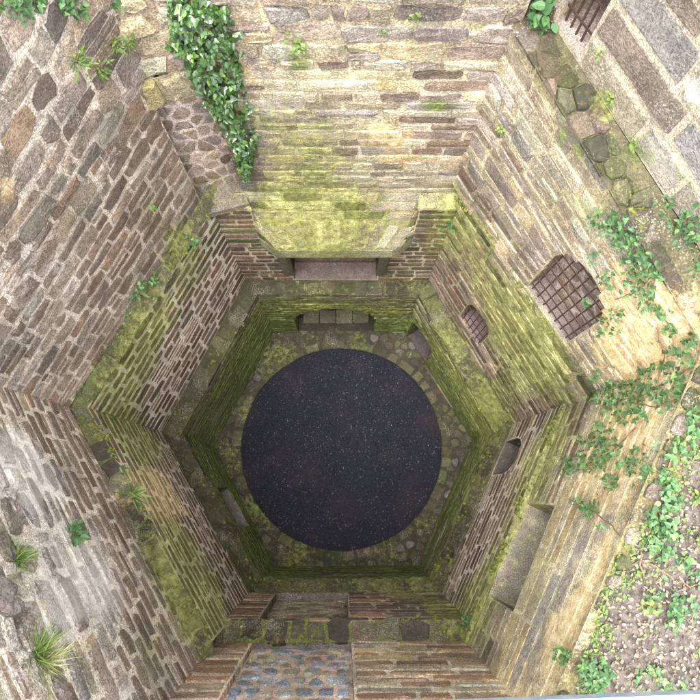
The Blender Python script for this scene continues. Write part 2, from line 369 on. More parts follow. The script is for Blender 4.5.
def field(wl, fr, u0, u1, z0, z1, ch=(.18, .28), ln=(.22, .5), gap=.03, proud=(.006, .014), pal=None, mort=None, holes=(), rnd=.28, jit=.07, wob=.02, sheet=True, split=.12, name='stone', lump=.3, cell=.14, gv=None, palf=None):
    """coursed masonry between the lines z0(u0..u1) and z1(u0..u1) on a frame"""
    if not isinstance(z0, tuple): z0 = (z0, z0)
    if not isinstance(z1, tuple): z1 = (z1, z1)
    gv = gap if gv is None else gv
    Z0 = lambda u: lerp(z0[0], z0[1], (u - u0) / (u1 - u0)); Z1 = lambda u: lerp(z1[0], z1[1], (u - u0) / (u1 - u0))
    um = (u0 + u1) / 2; H = Z1(um) - Z0(um)
    sd_ = random.uniform(0, 99)
    ts = [0.]
    while ts[-1] < H - ch[0] * .7: ts.append(ts[-1] + random.uniform(*ch))
    k = H / ts[-1]; ts = [t * k / H for t in ts]
    def VM(u, t):
        e = min(t, 1 - t) * 6; e = clamp(e)
        return lerp(Z0(u), Z1(u), t) + wob * e * noise.noise(Vector((u * 1.7 + sd_, t * H * 2.0, sd_)))
    for i in range(len(ts) - 1):
        ta, tb = ts[i], ts[i + 1]; zm = lerp(Z0(um), Z1(um), (ta + tb) / 2)
        iv = [(u0, u1)]
        for hsx in holes:
            new = []
            for a, b in iv:
                ha, hb = hsx[0], hsx[1]
                # is the hole open over this course?
                if zm < hsx[2] - .02 or zm > hsx[3] + .0: new.append((a, b)); continue
                if hsx[4] > 0:
                    us = [lerp(ha, hb, q / 24) for q in range(25)]; ok = [u for u in us if arch_top(hsx, u) > zm - .03]
                    if not ok: new.append((a, b)); continue
                    ha, hb = min(ok), max(ok)
                if a < ha: new.append((a, min(b, ha)))
                if b > hb: new.append((max(a, hb), b))
            iv = [q for q in new if q[1] - q[0] > .04]
        for a, b in iv:
            us = [a]
            while us[-1] < b - ln[0] * .8: us.append(us[-1] + random.uniform(*ln) * (1 if random.random() > .12 else .6))
            if len(us) == 1: us.append(b)
            kk = (b - a) / (us[-1] - a); us = [a + (q - a) * kk for q in us]
            for q in range(len(us) - 1):
                ua, ub = us[q] + gap / 2, us[q + 1] - gap / 2
                if ub - ua < .02: continue
                va, vb = ta + gv / 2 / H, tb - gv / 2 / H
                parts = [(va, vb)]
                if random.random() < split and (vb - va) * H > .15: 
                    mm = lerp(va, vb, random.uniform(.4, .6)); parts = [(va, mm - gv / 2 / H), (mm + gv / 2 / H, vb)]
                for (pa, pb) in parts:
                    sh = random.uniform(0, .10) * (pb - pa)
                    ring = [(x, VM(x, t)) for x, t in [(x, t / H) for x, t in block_ring(ua, ub, (pa + sh) * H, (pb - random.uniform(0, .08) * (pb - pa)) * H, rnd, jit)]]
                    vs, fs = stone_mesh(fr, ring, random.uniform(*proud), lump=lump)
                    pp = palf(fr.pt((ua + ub) / 2, VM(ua, pa))) if palf else pal
                    wl.stone(vs, fs, pick(pp), name)
    if sheet: mortar_sheet(wl, fr, u0, u1, z0, z1, mort, holes, cell)

def mortar_sheet(wl, fr, u0, u1, z0, z1, mort, holes=(), cell=.14, n=0.):
    if not isinstance(z0, tuple): z0 = (z0, z0)
    if not isinstance(z1, tuple): z1 = (z1, z1)
    Z0 = lambda u: lerp(z0[0], z0[1], (u - u0) / (u1 - u0)); Z1 = lambda u: lerp(z1[0], z1[1], (u - u0) / (u1 - u0))
    cuts = {u0, u1}; nn = max(1, int((u1 - u0) / cell))
    for i in range(1, nn): cuts.add(lerp(u0, u1, i / nn))
    for h in holes:
        for q in range(0, 13 if h[4] > 0 else 2):
            u = lerp(h[0], h[1], q / (12 if h[4] > 0 else 1))
            if u0 < u < u1: cuts.add(u)
    cuts = sorted(cuts)
    for a, b in zip(cuts, cuts[1:]):
        if b - a < 1e-5: continue
        mu = (a + b) / 2
        iv = [((Z0(a), Z0(b)), (Z1(a), Z1(b)))]
        for h in holes:
            if not (h[0] < mu < h[1]): continue
            lo = (h[2], h[2]); hi = (arch_top(h, a), arch_top(h, b)); new = []
            for s_, e_ in iv:
                if (lo[0] + lo[1]) / 2 >= (e_[0] + e_[1]) / 2 or (hi[0] + hi[1]) / 2 <= (s_[0] + s_[1]) / 2: new.append((s_, e_)); continue
                if lo[0] > s_[0] + .01: new.append((s_, lo))
                if hi[0] < e_[0] - .01: new.append((hi, e_))
            iv = new
        for s_, e_ in iv:
            m_ = max(1, int((e_[0] - s_[0]) / cell))
            for k in range(m_):
                A, B = k / m_, (k + 1) / m_
                vs = [fr.pt(a, lerp(s_[0], e_[0], A), n), fr.pt(b, lerp(s_[1], e_[1], A), n), fr.pt(b, lerp(s_[1], e_[1], B), n), fr.pt(a, lerp(s_[0], e_[0], B), n)]
                wl.mort.add(vs, [(0, 1, 2, 3)], shade(mort, 1.0))

def clip(poly, a, b, c):
    """keep a*x+b*y<=c"""
    out = []; n = len(poly)
    for i in range(n):
        p, q = poly[i], poly[(i + 1) % n]; dp = a * p[0] + b * p[1] - c; dq = a * q[0] + b * q[1] - c
        if dp <= 0: out.append(p)
        if dp * dq < 0:
            t = dp / (dp - dq); out.append((p[0] + (q[0] - p[0]) * t, p[1] + (q[1] - p[1]) * t))
    return out
def rubble(wl, fr, poly, size=.2, gap=.03, proud=(.01, .03), pal=None, mort=None, stretch=1.3, drop=0., keep=None, sheet=True, name='stone', loose=.0, sharp=False):
    """random rubble (cells of scattered seeds) filling a polygon on a frame"""
    xs = [p[0] for p in poly]; ys = [p[1] for p in poly]; pts = []
    sx, sy = size * stretch, size
    nx, ny = int((max(xs) - min(xs)) / sx) + 2, int((max(ys) - min(ys)) / sy) + 2
    for i in range(-1, nx):
        for j in range(-1, ny):
            pts.append((min(xs) + (i + .5 + (j % 2) * .5 + random.uniform(-.33, .33)) * sx, min(ys) + (j + .5 + random.uniform(-.33, .33)) * sy))
    area = 0
    for (x, y) in pts:
        c = list(poly)
        for (x2, y2) in pts:
            if (x2, y2) == (x, y) or abs(x2 - x) > 3 * sx or abs(y2 - y) > 3 * sy: continue
            a, b = x2 - x, y2 - y
            c = clip(c, a, b, (x2 * x2 - x * x + y2 * y2 - y * y) / 2)
            if len(c) < 3: break
        if len(c) < 3 or random.random() < drop: continue
        cx = sum(p[0] for p in c) / len(c); cy = sum(p[1] for p in c) / len(c)
        A = abs(sum(c[i][0] * c[(i + 1) % len(c)][1] - c[(i + 1) % len(c)][0] * c[i][1] for i in range(len(c)))) / 2
        if A < sx * sy * .12: continue
        if keep and not keep(cx, cy): continue
        rad = sqrt(A / pi); k = clamp(1 - gap / rad * random.uniform(.4, .8) - random.uniform(0, loose), .3, .97)
        c = [(lerp(cx, p[0], k), lerp(cy, p[1], k)) for p in c]
        # chaikin rounding
        d = []
        for i in range(len(c)):
            p, q = c[i], c[(i + 1) % len(c)]
            e_ = random.uniform(.03, .1) if sharp else .22
            d.append((lerp(p[0], q[0], e_), lerp(p[1], q[1], e_))); d.append((lerp(p[0], q[0], 1 - e_), lerp(p[1], q[1], 1 - e_)))
        s2 = sum(d[i][0] * d[(i + 1) % len(d)][1] - d[(i + 1) % len(d)][0] * d[i][1] for i in range(len(d)))
        if s2 < 0: d.reverse()
        vs, fs = stone_mesh(fr, d, random.uniform(*proud))
        wl.stone(vs, fs, pick(pal(cx, cy) if callable(pal) else pal), name)
    if sheet:
        # fan sheet, subdivided through a coarse grid of clipped squares
        g = .18; x0, y0 = min(xs), min(ys)
        for i in range(int((max(xs) - x0) / g) + 1):
            for j in range(int((max(ys) - y0) / g) + 1):
                sq = [(x0 + i * g, y0 + j * g), (x0 + i * g + g, y0 + j * g), (x0 + i * g + g, y0 + j * g + g), (x0 + i * g, y0 + j * g + g)]
                for k in range(len(poly)):
                    p, q = poly[k], poly[(k + 1) % len(poly)]; ex, ey = q[0] - p[0], q[1] - p[1]
                    if POLYCCW(poly): sq = clip(sq, ey, -ex, ey * p[0] - ex * p[1])
                    else: sq = clip(sq, -ey, ex, -ey * p[0] + ex * p[1])
                    if len(sq) < 3: break
                if len(sq) < 3: continue
                if keep and not keep(sum(p[0] for p in sq) / len(sq), sum(p[1] for p in sq) / len(sq)): continue
                wl.mort.add([fr.pt(a, b) for a, b in sq], [tuple(range(len(sq)))], mort)
def POLYCCW(p): return sum(p[i][0] * p[(i + 1) % len(p)][1] - p[(i + 1) % len(p)][0] * p[i][1] for i in range(len(p))) > 0

# palettes ------------------------------------------------------
BROWN = [lin(134, 112, 96), lin(116, 96, 84), lin(146, 124, 106), lin(126, 112, 98), lin(104, 86, 76), lin(152, 130, 114), lin(138, 110, 90)]
GREYB = [lin(160, 145, 128), lin(146, 130, 116), lin(176, 160, 142), lin(134, 120, 108), lin(152, 132, 112), lin(168, 150, 136), lin(140, 120, 104), lin(178, 164, 142)]
TAN = [lin(196, 183, 154), lin(182, 169, 144), lin(204, 193, 164), lin(172, 159, 136), lin(186, 175, 158), lin(198, 181, 146), lin(170, 157, 144), lin(208, 197, 172)]
PURP = [lin(166, 150, 142), lin(178, 160, 148), lin(156, 142, 132), lin(186, 170, 156), lin(168, 146, 128)]
OCHRE = [lin(236, 218, 172), lin(230, 208, 156), lin(240, 226, 186), lin(222, 204, 164), lin(214, 204, 186), lin(234, 220, 188)]
GREEN = [lin(108, 113, 73), lin(92, 96, 63), lin(122, 122, 89), lin(99, 92, 73), lin(113, 103, 84)]
DARKG = [lin(96, 96, 73), lin(80, 82, 64), lin(110, 108, 85), lin(87, 80, 69)]
BLUE = [lin(184, 192, 204), lin(166, 174, 190), lin(196, 200, 206), lin(174, 178, 186), lin(188, 186, 184)]
BRICK = [lin(174, 142, 116), lin(190, 158, 126), lin(158, 128, 106), lin(182, 154, 130), lin(200, 176, 144), lin(168, 144, 124)]
ASHL = [lin(188, 176, 156), lin(176, 165, 150), lin(168, 159, 150), lin(194, 181, 154), lin(170, 154, 132)]
MO_PINK = lin(216, 202, 186); MO_PALE = lin(236, 222, 202); MO_DK = lin(138, 132, 108); MO_TAN = lin(212, 202, 172); MO_LIME = lin(236, 222, 210); MO_SALM = lin(250, 222, 202)
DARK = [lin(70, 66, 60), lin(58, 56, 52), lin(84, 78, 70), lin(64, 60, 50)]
SLATE = [lin(138, 132, 128), lin(124, 118, 116), lin(148, 142, 136)]
MASKNONE = (0., 0., 0., 0.)

def recess(wl, w, s, hole, depth, pal, mort, back=None, floor=None, jh=(.14, .22), backpal=None, backmort=None, bgap=.03, bsize=.16, bst=1.3, depthstones=True, floorcol=None, floormask=(.12, 0., 0., .1), name='window_recess', slope=0.):
    """the sides, top, bottom and back of an opening in a wall"""
    fr = FR[(w, s)]; ua, ub, va, vb, rise = hole; N = fr.N
    zt = vb - rise
    # jambs: frame with U running into the wall
    for (u, sg) in ((ua, 1), (ub, -1)):
        # visible side faces the middle of the opening
        if sg > 0: f = Frame(fr.pt(u, 0, -depth), N, (0, 0, 1), fr.U); 
        else: f = Frame(fr.pt(u, 0, 0), -N, (0, 0, 1), -fr.U)
        field(wl, f, 0, depth, va, zt, ch=jh, ln=(.16, max(.18, min(.35, depth))), gap=.022, proud=(.003, .008), pal=pal, mort=mort, wob=0, rnd=.15)
    # soffit + arch
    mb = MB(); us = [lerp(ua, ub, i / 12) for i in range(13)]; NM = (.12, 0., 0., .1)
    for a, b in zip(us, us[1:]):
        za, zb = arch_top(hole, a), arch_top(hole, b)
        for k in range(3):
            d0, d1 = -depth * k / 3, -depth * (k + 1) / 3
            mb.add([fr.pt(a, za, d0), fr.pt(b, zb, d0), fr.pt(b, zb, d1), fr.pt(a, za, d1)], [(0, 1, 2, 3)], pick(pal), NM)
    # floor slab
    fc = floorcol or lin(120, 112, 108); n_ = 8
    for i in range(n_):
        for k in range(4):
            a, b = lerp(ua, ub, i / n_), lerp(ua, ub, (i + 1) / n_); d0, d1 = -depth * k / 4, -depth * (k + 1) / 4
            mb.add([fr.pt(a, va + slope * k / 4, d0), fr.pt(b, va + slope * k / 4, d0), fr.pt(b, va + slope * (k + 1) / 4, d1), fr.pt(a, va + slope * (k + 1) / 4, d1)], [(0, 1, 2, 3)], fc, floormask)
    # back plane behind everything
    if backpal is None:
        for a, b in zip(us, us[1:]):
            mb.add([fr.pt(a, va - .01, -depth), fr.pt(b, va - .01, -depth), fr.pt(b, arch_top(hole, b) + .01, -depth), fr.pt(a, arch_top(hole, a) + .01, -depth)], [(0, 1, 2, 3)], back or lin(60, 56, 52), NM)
    mb.build(name, M_MORT, wl.root, origin=wl.base, parent_loc=wl.base)
    if backpal is not None:
        f = Frame(fr.pt(0, 0, -depth), fr.U, fr.V, fr.N)
        rubble(wl, f, [(ua, va), (ub, va), (ub, vb), (ua, vb)], size=bsize, stretch=bst, gap=bgap, pal=backpal, mort=backmort or mort, loose=.1)

def box(mb, c, X, Y, Z, col, masks=None, bev=0.):
    X, Y, Z = Vector(X), Vector(Y), Vector(Z); c = Vector(c)
    if bev > 0:
        # chamfered box: three nested rings
        vs = []; 
        for sz, k in ((-1, 1 - bev), (-1 + bev, 1), (1 - bev, 1), (1, 1 - bev)):
            for sx, sy in ((-1, -1), (1, -1), (1, 1), (-1, 1)): vs.append(c + X * sx * k + Y * sy * k + Z * sz)
        fs = [(3, 2, 1, 0), (12, 13, 14, 15)]
        for r in range(3):
            for i in range(4): fs.append((r * 4 + i, r * 4 + (i + 1) % 4, r * 4 + 4 + (i + 1) % 4, r * 4 + 4 + i))
        mb.add(vs, fs, col, masks); return
    vs = [c + X * a + Y * b + Z * d for d in (-1, 1) for a, b in ((-1, -1), (1, -1), (1, 1), (-1, 1))]
    mb.add(vs, [(3, 2, 1, 0), (4, 5, 6, 7), (0, 1, 5, 4), (1, 2, 6, 5), (2, 3, 7, 6), (3, 0, 4, 7)], col, masks)
def tube(mb, pts, r, seg=6, col=(.2, .2, .2), masks=MASKNONE):
    pts = [Vector(p) for p in pts]; n = len(pts); vs = []
    for i, p in enumerate(pts):
        d = (pts[min(i + 1, n - 1)] - pts[max(i - 1, 0)]).normalized()
        a = d.orthogonal().normalized(); b = d.cross(a); rr = r[i] if isinstance(r, (list, tuple)) else r
        if i and a.dot(pa) < 0.99:
            a = (pa - d * pa.dot(d)).normalized(); b = d.cross(a)
        pa = a
        for k in range(seg): vs.append(p + (a * cos(2 * pi * k / seg) + b * sin(2 * pi * k / seg)) * rr)
    fs = [(i * seg + k, i * seg + (k + 1) % seg, (i + 1) * seg + (k + 1) % seg, (i + 1) * seg + k) for i in range(n - 1) for k in range(seg)]
    fs.append(tuple(range(seg - 1, -1, -1))); fs.append(tuple((n - 1) * seg + k for k in range(seg)))
    mb.add(vs, fs, col, masks)

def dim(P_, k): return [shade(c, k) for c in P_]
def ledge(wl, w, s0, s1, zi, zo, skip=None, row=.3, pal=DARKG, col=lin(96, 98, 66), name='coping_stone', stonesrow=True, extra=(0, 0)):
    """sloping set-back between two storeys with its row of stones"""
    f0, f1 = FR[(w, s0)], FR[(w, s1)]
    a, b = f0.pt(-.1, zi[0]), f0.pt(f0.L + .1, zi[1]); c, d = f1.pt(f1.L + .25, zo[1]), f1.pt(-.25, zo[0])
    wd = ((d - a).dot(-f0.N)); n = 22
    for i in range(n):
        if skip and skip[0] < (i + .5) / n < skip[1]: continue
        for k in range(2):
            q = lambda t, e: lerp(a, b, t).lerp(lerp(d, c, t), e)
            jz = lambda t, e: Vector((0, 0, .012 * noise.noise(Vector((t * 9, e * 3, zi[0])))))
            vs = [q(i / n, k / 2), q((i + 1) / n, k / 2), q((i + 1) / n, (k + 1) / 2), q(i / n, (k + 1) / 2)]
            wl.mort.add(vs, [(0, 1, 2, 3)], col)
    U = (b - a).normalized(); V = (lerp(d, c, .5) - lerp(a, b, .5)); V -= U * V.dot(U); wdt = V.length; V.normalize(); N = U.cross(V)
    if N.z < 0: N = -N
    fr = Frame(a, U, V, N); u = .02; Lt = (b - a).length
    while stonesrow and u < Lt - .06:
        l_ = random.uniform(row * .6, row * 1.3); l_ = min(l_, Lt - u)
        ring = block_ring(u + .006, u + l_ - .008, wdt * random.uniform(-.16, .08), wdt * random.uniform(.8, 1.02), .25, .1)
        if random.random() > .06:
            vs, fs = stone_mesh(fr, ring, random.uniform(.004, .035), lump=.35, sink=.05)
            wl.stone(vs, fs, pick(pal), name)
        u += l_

def core(wl, w, z1):
    """body of the wall behind its inner face: outer face, top and ends"""
    fo = FR[(w, 'O')]; fi = FR[(w, 'C')]; zz = z1 if isinstance(z1, tuple) else (z1, z1)
    a, b = fi.pt(-.05, zz[0]), fi.pt(fi.L + .05, zz[1]); c, d = fo.pt(fo.L, zz[1]), fo.pt(0, zz[0])
    mb = MB(); n = 10
    for i in range(n):
        for k in range(4):
            q = lambda t, e: lerp(a, b, t).lerp(lerp(d, c, t), e) + Vector((0, 0, .05 * noise.noise(Vector((t * 7, e * 5, 3.)))))
            mb.add([q(i / n, k / 4), q((i + 1) / n, k / 4), q((i + 1) / n, (k + 1) / 4), q(i / n, (k + 1) / 4)], [(0, 1, 2, 3)], lin(140, 130, 110))
    d0, c0 = Vector(d), Vector(c); d0.z = c0.z = -.3; a0, b0 = Vector(a), Vector(b)
    mb.add([d, c, c0, d0], [(0, 1, 2, 3)], lin(130, 122, 108))
    for p, q in ((a, d), (c, b)):
        p0, q0 = Vector(p), Vector(q); p0.z = q0.z = min(zz) - 2.2
        mb.add([p, q, q0, p0], [(0, 1, 2, 3)], lin(130, 122, 108))
    mb.build('wall_core', M_MORT, wl.root, origin=wl.base, parent_loc=wl.base)

def px_hole(w, s, x0y0, x1y1, zlo, zhi, rise=0.):
    us = sorted((uz(w, s, *x0y0)[0], uz(w, s, *x1y1)[0])); return (us[0], us[1], zlo, zhi, rise)

def grille(wl, w, s, hole, nv, nh, inset, r=.011):
    fr = FR[(w, s)]; ua, ub, va, vb, rise = hole
    c = fr.pt((ua + ub) / 2, va, -inset)
    g = bpy.data.objects.new('window_grille', None); g.location = c - wl.base; link(g, wl.root)
    for i in range(nv):
        u = lerp(ua, ub, (i + .5) / nv); mb = MB(); tube(mb, [fr.pt(u, va - .02, -inset), fr.pt(u, arch_top(hole, u) + .02, -inset)], r, 6)
        mb.build('iron_bar', M_IRON, g, origin=fr.pt(u, va, -inset), parent_loc=c)
    for i in range(nh):
        v = lerp(va, vb, (i + .6) / nh)
        if v > vb - .06: continue
        us = [u for u in [lerp(ua, ub, k / 30) for k in range(31)] if arch_top(hole, u) > v]
        mb = MB(); box(mb, fr.pt((us[0] + us[-1]) / 2, v, -inset + r * 1.2), fr.U * ((us[-1] - us[0]) / 2 + .02), fr.V * r * 1.1, fr.N * r * .45, (.1, .08, .07), MASKNONE)
        mb.build('flat_bar', M_IRON, g, origin=fr.pt(ua, v, -inset), parent_loc=c)

def voussoirs(wl, w, s, hole, n, hgt, pal, proud=.012, gap=.02, spread=1.0):
    """ring of wedge stones over an opening"""
    fr = FR[(w, s)]; ua, ub, va, vb, rise = hole; cu = (ua + ub) / 2; hw = (ub - ua) / 2
    R_ = (hw * hw + rise * rise) / (2 * rise) if rise > .02 else 9; cz = vb - R_; am = math.asin(min(1, hw / R_)) * spread
    for i in range(n):
        a0, a1 = lerp(-am, am, i / n), lerp(-am, am, (i + 1) / n); g = gap / R_ / 2
        p = lambda a, r_: (cu + sin(a) * r_, cz + cos(a) * r_)
        h2 = hgt * random.uniform(.85, 1.1)
        ring = [p(a0 + g, R_ + .01), p((a0 + a1) / 2, R_ + .012), p(a1 - g, R_ + .01), p(a1 - g * 1, R_ + h2), p(a0 + g, R_ + h2)]
        vs, fs = stone_mesh(fr, ring, proud * random.uniform(.8, 1.3), lump=.15); wl.stone(vs, fs, pick(pal), 'arch_stone')

# ================================================================== ground
gr = MB(); gr.add([(-400, -400, -.35), (400, -400, -.35), (400, 400, -.35), (-400, 400, -.35)], [(0, 1, 2, 3)], (.1, .12, .05), MASKNONE)
gmesh = gr.build('ground', M_GRASS); gmesh['kind'] = 'structure'

# gravel disc
GC = Vector((-.03, .885, 0)); GR = 2.05
def gravel_mat():
    m_, n, l, b = newmat('dark_gravel', .75)
    geo = n.new('ShaderNodeNewGeometry'); P = geo.outputs['Position']
    v = n.new('ShaderNodeTexVoronoi'); v.inputs['Scale'].default_value = 52; l.new(P, v.inputs['Vector'])
    a = nz(n, l, 1.1, 4, .6, P); a2 = nz(n, l, 14, 5, .7, P)
    sp = n.new('ShaderNodeSeparateColor'); l.new(v.outputs['Color'], sp.inputs[0])
    c = mixc(n, l, sp.outputs[0], lin(15, 16, 24), lin(36, 37, 48))
    c = mixc(n, l, mth(n, l, 'MULTIPLY', smooth(n, l, a, .48, .66), .4), c, lin(52, 44, 44))
    c = mixc(n, l, smooth(n, l, sp.outputs[1], .97, .98), c, lin(80, 78, 86))
    c = mixc(n, l, mth(n, l, 'MULTIPLY', smooth(n, l, a2, .5, .7), .3), c, lin(40, 38, 44))
    l.new(c, b.inputs['Base Color'])
    bp = n.new('ShaderNodeBump'); bp.inputs['Strength'].default_value = .8; bp.inputs['Distance'].default_value = .02
    l.new(mth(n, l, 'SUBTRACT', 1., v.outputs['Distance']), bp.inputs['Height']); l.new(bp.outputs[0], b.inputs['Normal']); return m_
M_GRAV = gravel_mat()
gd = MB(); rings = 14; seg = 72
vs = [(GC.x, GC.y, -.06)]; fs = []
for r_ in range(1, rings + 1):
    for k in range(seg):
        a = 2 * pi * k / seg; R_ = (GR + .06) * r_ / rings; x_, y_ = GC.x + cos(a) * R_, GC.y + sin(a) * R_
        vs.append((x_, y_, -.06 + .02 * noise.noise(Vector((x_ * 1.5, y_ * 1.5, 0)))))
for k in range(seg): fs.append((0, 1 + k, 1 + (k + 1) % seg))
for r_ in range(rings - 1):
    for k in range(seg): fs.append((1 + r_ * seg + k, 1 + (r_ + 1) * seg + k, 1 + (r_ + 1) * seg + (k + 1) % seg, 1 + r_ * seg + (k + 1) % seg))
gd.add(vs, fs, (.05, .05, .06), MASKNONE); o = gd.build('gravel_bed', M_GRAV); o['kind'] = 'structure'
# loose pebbles
M_PEB, n_, l_, b_ = newmat('pebble', .7)
oi = n_.new('ShaderNodeAttribute'); oi.attribute_name = 'col'; l_.new(oi.outputs['Color'], b_.inputs['Base Color'])
pb = MB()
for i in range(11000):
    a = random.uniform(0, 2 * pi); R_ = GR * sqrt(random.random()); s_ = random.uniform(.004, .011)
    c = Vector((GC.x + cos(a) * R_, GC.y + sin(a) * R_, -.055 + s_ * .3))
    t = random.random(); col = lin(*(random.choice([(20, 21, 30), (28, 29, 40), (38, 38, 48), (16, 17, 24), (24, 25, 34)]))) if t < .975 else lin(*random.choice([(112, 108, 114), (86, 80, 82), (140, 138, 144), (88, 74, 68)]))
    an = random.uniform(0, pi); X = Vector((cos(an), sin(an), random.uniform(-.3, .3))) * s_ * random.uniform(.8, 1.5); Y = Vector((-sin(an), cos(an), 0)) * s_; Z = Vector((0, 0, s_ * .7))
    pb.add([c + X, c + Y, c - X, c - Y, c + Z, c - Z], [(0, 1, 4), (1, 2, 4), (2, 3, 4), (3, 0, 4)], col, MASKNONE)
o = pb.build('gravel', M_PEB); o['kind'] = 'stuff'; o['label'] = 'dark blue-grey gravel with pale specks filling the round floor'

# stone ring round the gravel -------------------------------------------------
class Flat:
    pass
class FloorRing(Wall):
    def __init__(s):
        s.w = 'F'; s.base = Vector((0, 0, 0)); s.root = None; s.st = []; s.mort = MB()
    def finish(s):
        fl = s.mort.build('floor', M_MORT); fl['kind'] = 'structure'; s.root = fl
        s.st.sort(key=lambda t: -t[0]); rest = MB()
        for i, (sz, vs, fs, col, nm) in enumerate(s.st):
            if i < 280:
                mb = MB(); mb.add(vs, fs, col); c = sum((Vector(v) for v in vs), Vector()) / len(vs); mb.build('paving_stone', M_STONE, fl, origin=c)
            else: rest.add(vs, fs, col)
        if rest.v:
            o = rest.build('small_stones', M_STONE, fl); o['kind'] = 'stuff'
fr_ = FloorRing(); FF = Frame((0, 0, 0), (1, 0, 0), (0, 1, 0), (0, 0, 1))
hexp = [(p.x, p.y) for p in offpoly([.06] * 6)]
RK = GR + .17
def keepf(x, y): return math.hypot(x - GC.x, y - GC.y) > RK + .03
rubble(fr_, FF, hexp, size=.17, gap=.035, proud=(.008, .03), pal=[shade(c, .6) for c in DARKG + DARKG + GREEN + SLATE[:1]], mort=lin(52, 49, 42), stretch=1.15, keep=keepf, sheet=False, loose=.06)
# floor sheet with round hole
NS = 96
for k in range(NS):
    a0, a1 = 2 * pi * k / NS, 2 * pi * (k + 1) / NS
    def edge(a):
        d = (cos(a), sin(a)); t = 99
        for i in range(6):
            p, q = hexp[i], hexp[(i + 1) % 6]; ex, ey = q[0] - p[0], q[1] - p[1]; dn = d[0] * ey - d[1] * ex
            if abs(dn) < 1e-9: continue
            tt = ((p[0] - GC.x) * ey - (p[1] - GC.y) * ex) / dn
            if tt > 0: t = min(t, tt)
        return max(t, GR + .02)
    e0, e1 = edge(a0), edge(a1)
    for j in range(3):
        P_ = lambda a, e, t: Vector((GC.x + cos(a) * lerp(GR, e, t), GC.y + sin(a) * lerp(GR, e, t), 0))
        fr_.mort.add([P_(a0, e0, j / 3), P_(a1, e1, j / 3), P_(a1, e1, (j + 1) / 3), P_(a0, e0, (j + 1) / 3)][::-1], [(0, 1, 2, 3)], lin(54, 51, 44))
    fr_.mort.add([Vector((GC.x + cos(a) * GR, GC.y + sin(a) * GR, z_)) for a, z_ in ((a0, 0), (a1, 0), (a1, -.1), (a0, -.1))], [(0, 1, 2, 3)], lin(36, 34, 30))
a = 0
while a < 2 * pi - .05:
    da = min(random.uniform(.10, .19), 2 * pi - a); g = .012; r0, r1 = GR + random.uniform(-.01, .012), RK + random.uniform(-.02, .03)
    pt = lambda t, r: (GC.x + cos(t) * r, GC.y + sin(t) * r)
    ring = [pt(a + g, r0), pt(a + da / 2, r0 + .003), pt(a + da - g, r0), pt(a + da - g * 1.3, r1), pt(a + da / 2, r1 + .01), pt(a + g * 1.3, r1)]
    ring.reverse()
    s2 = sum(ring[i][0] * ring[(i + 1) % 6][1] - ring[(i + 1) % 6][0] * ring[i][1] for i in range(6))
    if s2 < 0: ring.reverse()
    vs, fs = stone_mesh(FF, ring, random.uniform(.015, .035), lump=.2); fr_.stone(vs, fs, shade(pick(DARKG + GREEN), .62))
    a += da
fr_.finish()

# ================================================================== walls
LAB = {
 'N': 'tall wall with the stone fireplace hood, at the top of the photo above the gravel',
 'NW': 'brown rubble wall at upper left with the mossy overgrown ledge, left of the fireplace wall',
 'SW': 'white-stained rubble wall at lower left with orange lichen below its ledge',
 'S': 'wall at the bottom edge with two blocked niches and a blue-stone infill',
 'SE': 'yellow stained wall at lower right with the long sloping window sill and leaf litter on top',
 'NE': 'wall at upper right with two barred arched windows'}
WL = {w: Wall(w, LAB[w]) for w in WN}

# ---- north
w = WL['N']
fa, fb, fc = FR[('N', 'A')], FR[('N', 'B')], FR[('N', 'C')]
hA = px_hole('N', 'A', (375, 325), (296, 325), -.02, 1.95, .8)
field(w, fa, -.1, fa.L + .1, -.05, ZA['N'], ch=(.12, .2), ln=(.22, .5), gap=.022, pal=GREEN + DARKG, mort=MO_DK, holes=[hA], proud=(.006, .02))
recess(w, 'N', 'A', hA, 1.3, DARK, lin(70, 66, 58), back=lin(22, 20, 18), floorcol=lin(44, 40, 36), name='arch_recess')  # near-black back and dark floor paint in the arch's deep shadow
for k_ in range(4):
    mb = MB(); ux = lerp(hA[0] + .1, hA[1] - .1, (k_ + .5) / 4); box(mb, fa.pt(ux, .04, -.34), fa.U * ((hA[1] - hA[0] - .2) / 8 - .008), fa.N * random.uniform(.13, .16), (0, 0, .05), pick(SLATE + DARKG), bev=.12); mb.build('hearth_slab', M_STONE, w.root, origin=w.base, parent_loc=w.base)
voussoirs(w, 'N', 'A', hA, 11, .16, DARKG)
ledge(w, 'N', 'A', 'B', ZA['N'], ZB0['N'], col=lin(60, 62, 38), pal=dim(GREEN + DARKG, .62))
hB = px_hole('N', 'B', (378, 270), (292, 270), 3.08, 4.75, 0)
u0h, u1h = uz('N', 'B', 392, 257)[0], uz('N', 'B', 281, 257)[0]
field(w, fb, -.1, fb.L + .1, ZB0['N'], ZB1['N'], ch=(.14, .2), ln=(.25, .5), gap=.028, pal=BROWN + GREEN, mort=MO_TAN, holes=[hB, (u0h - .22, u1h + .22, 4.9, 6.3, 0)])
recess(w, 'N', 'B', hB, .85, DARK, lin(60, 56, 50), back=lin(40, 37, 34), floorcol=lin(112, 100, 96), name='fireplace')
# hearth slab edge and raised back slab
mb = MB(); cu = (hB[0] + hB[1]) / 2; hw = (hB[1] - hB[0]) / 2
box(mb, fb.pt(cu, 3.13, -.5), fb.U * (hw - .03), fb.N * .2, (0, 0, .055), lin(122, 98, 92), bev=.08)
mb.build('hearth_slab', M_STONE, w.root, origin=w.base, parent_loc=w.base)
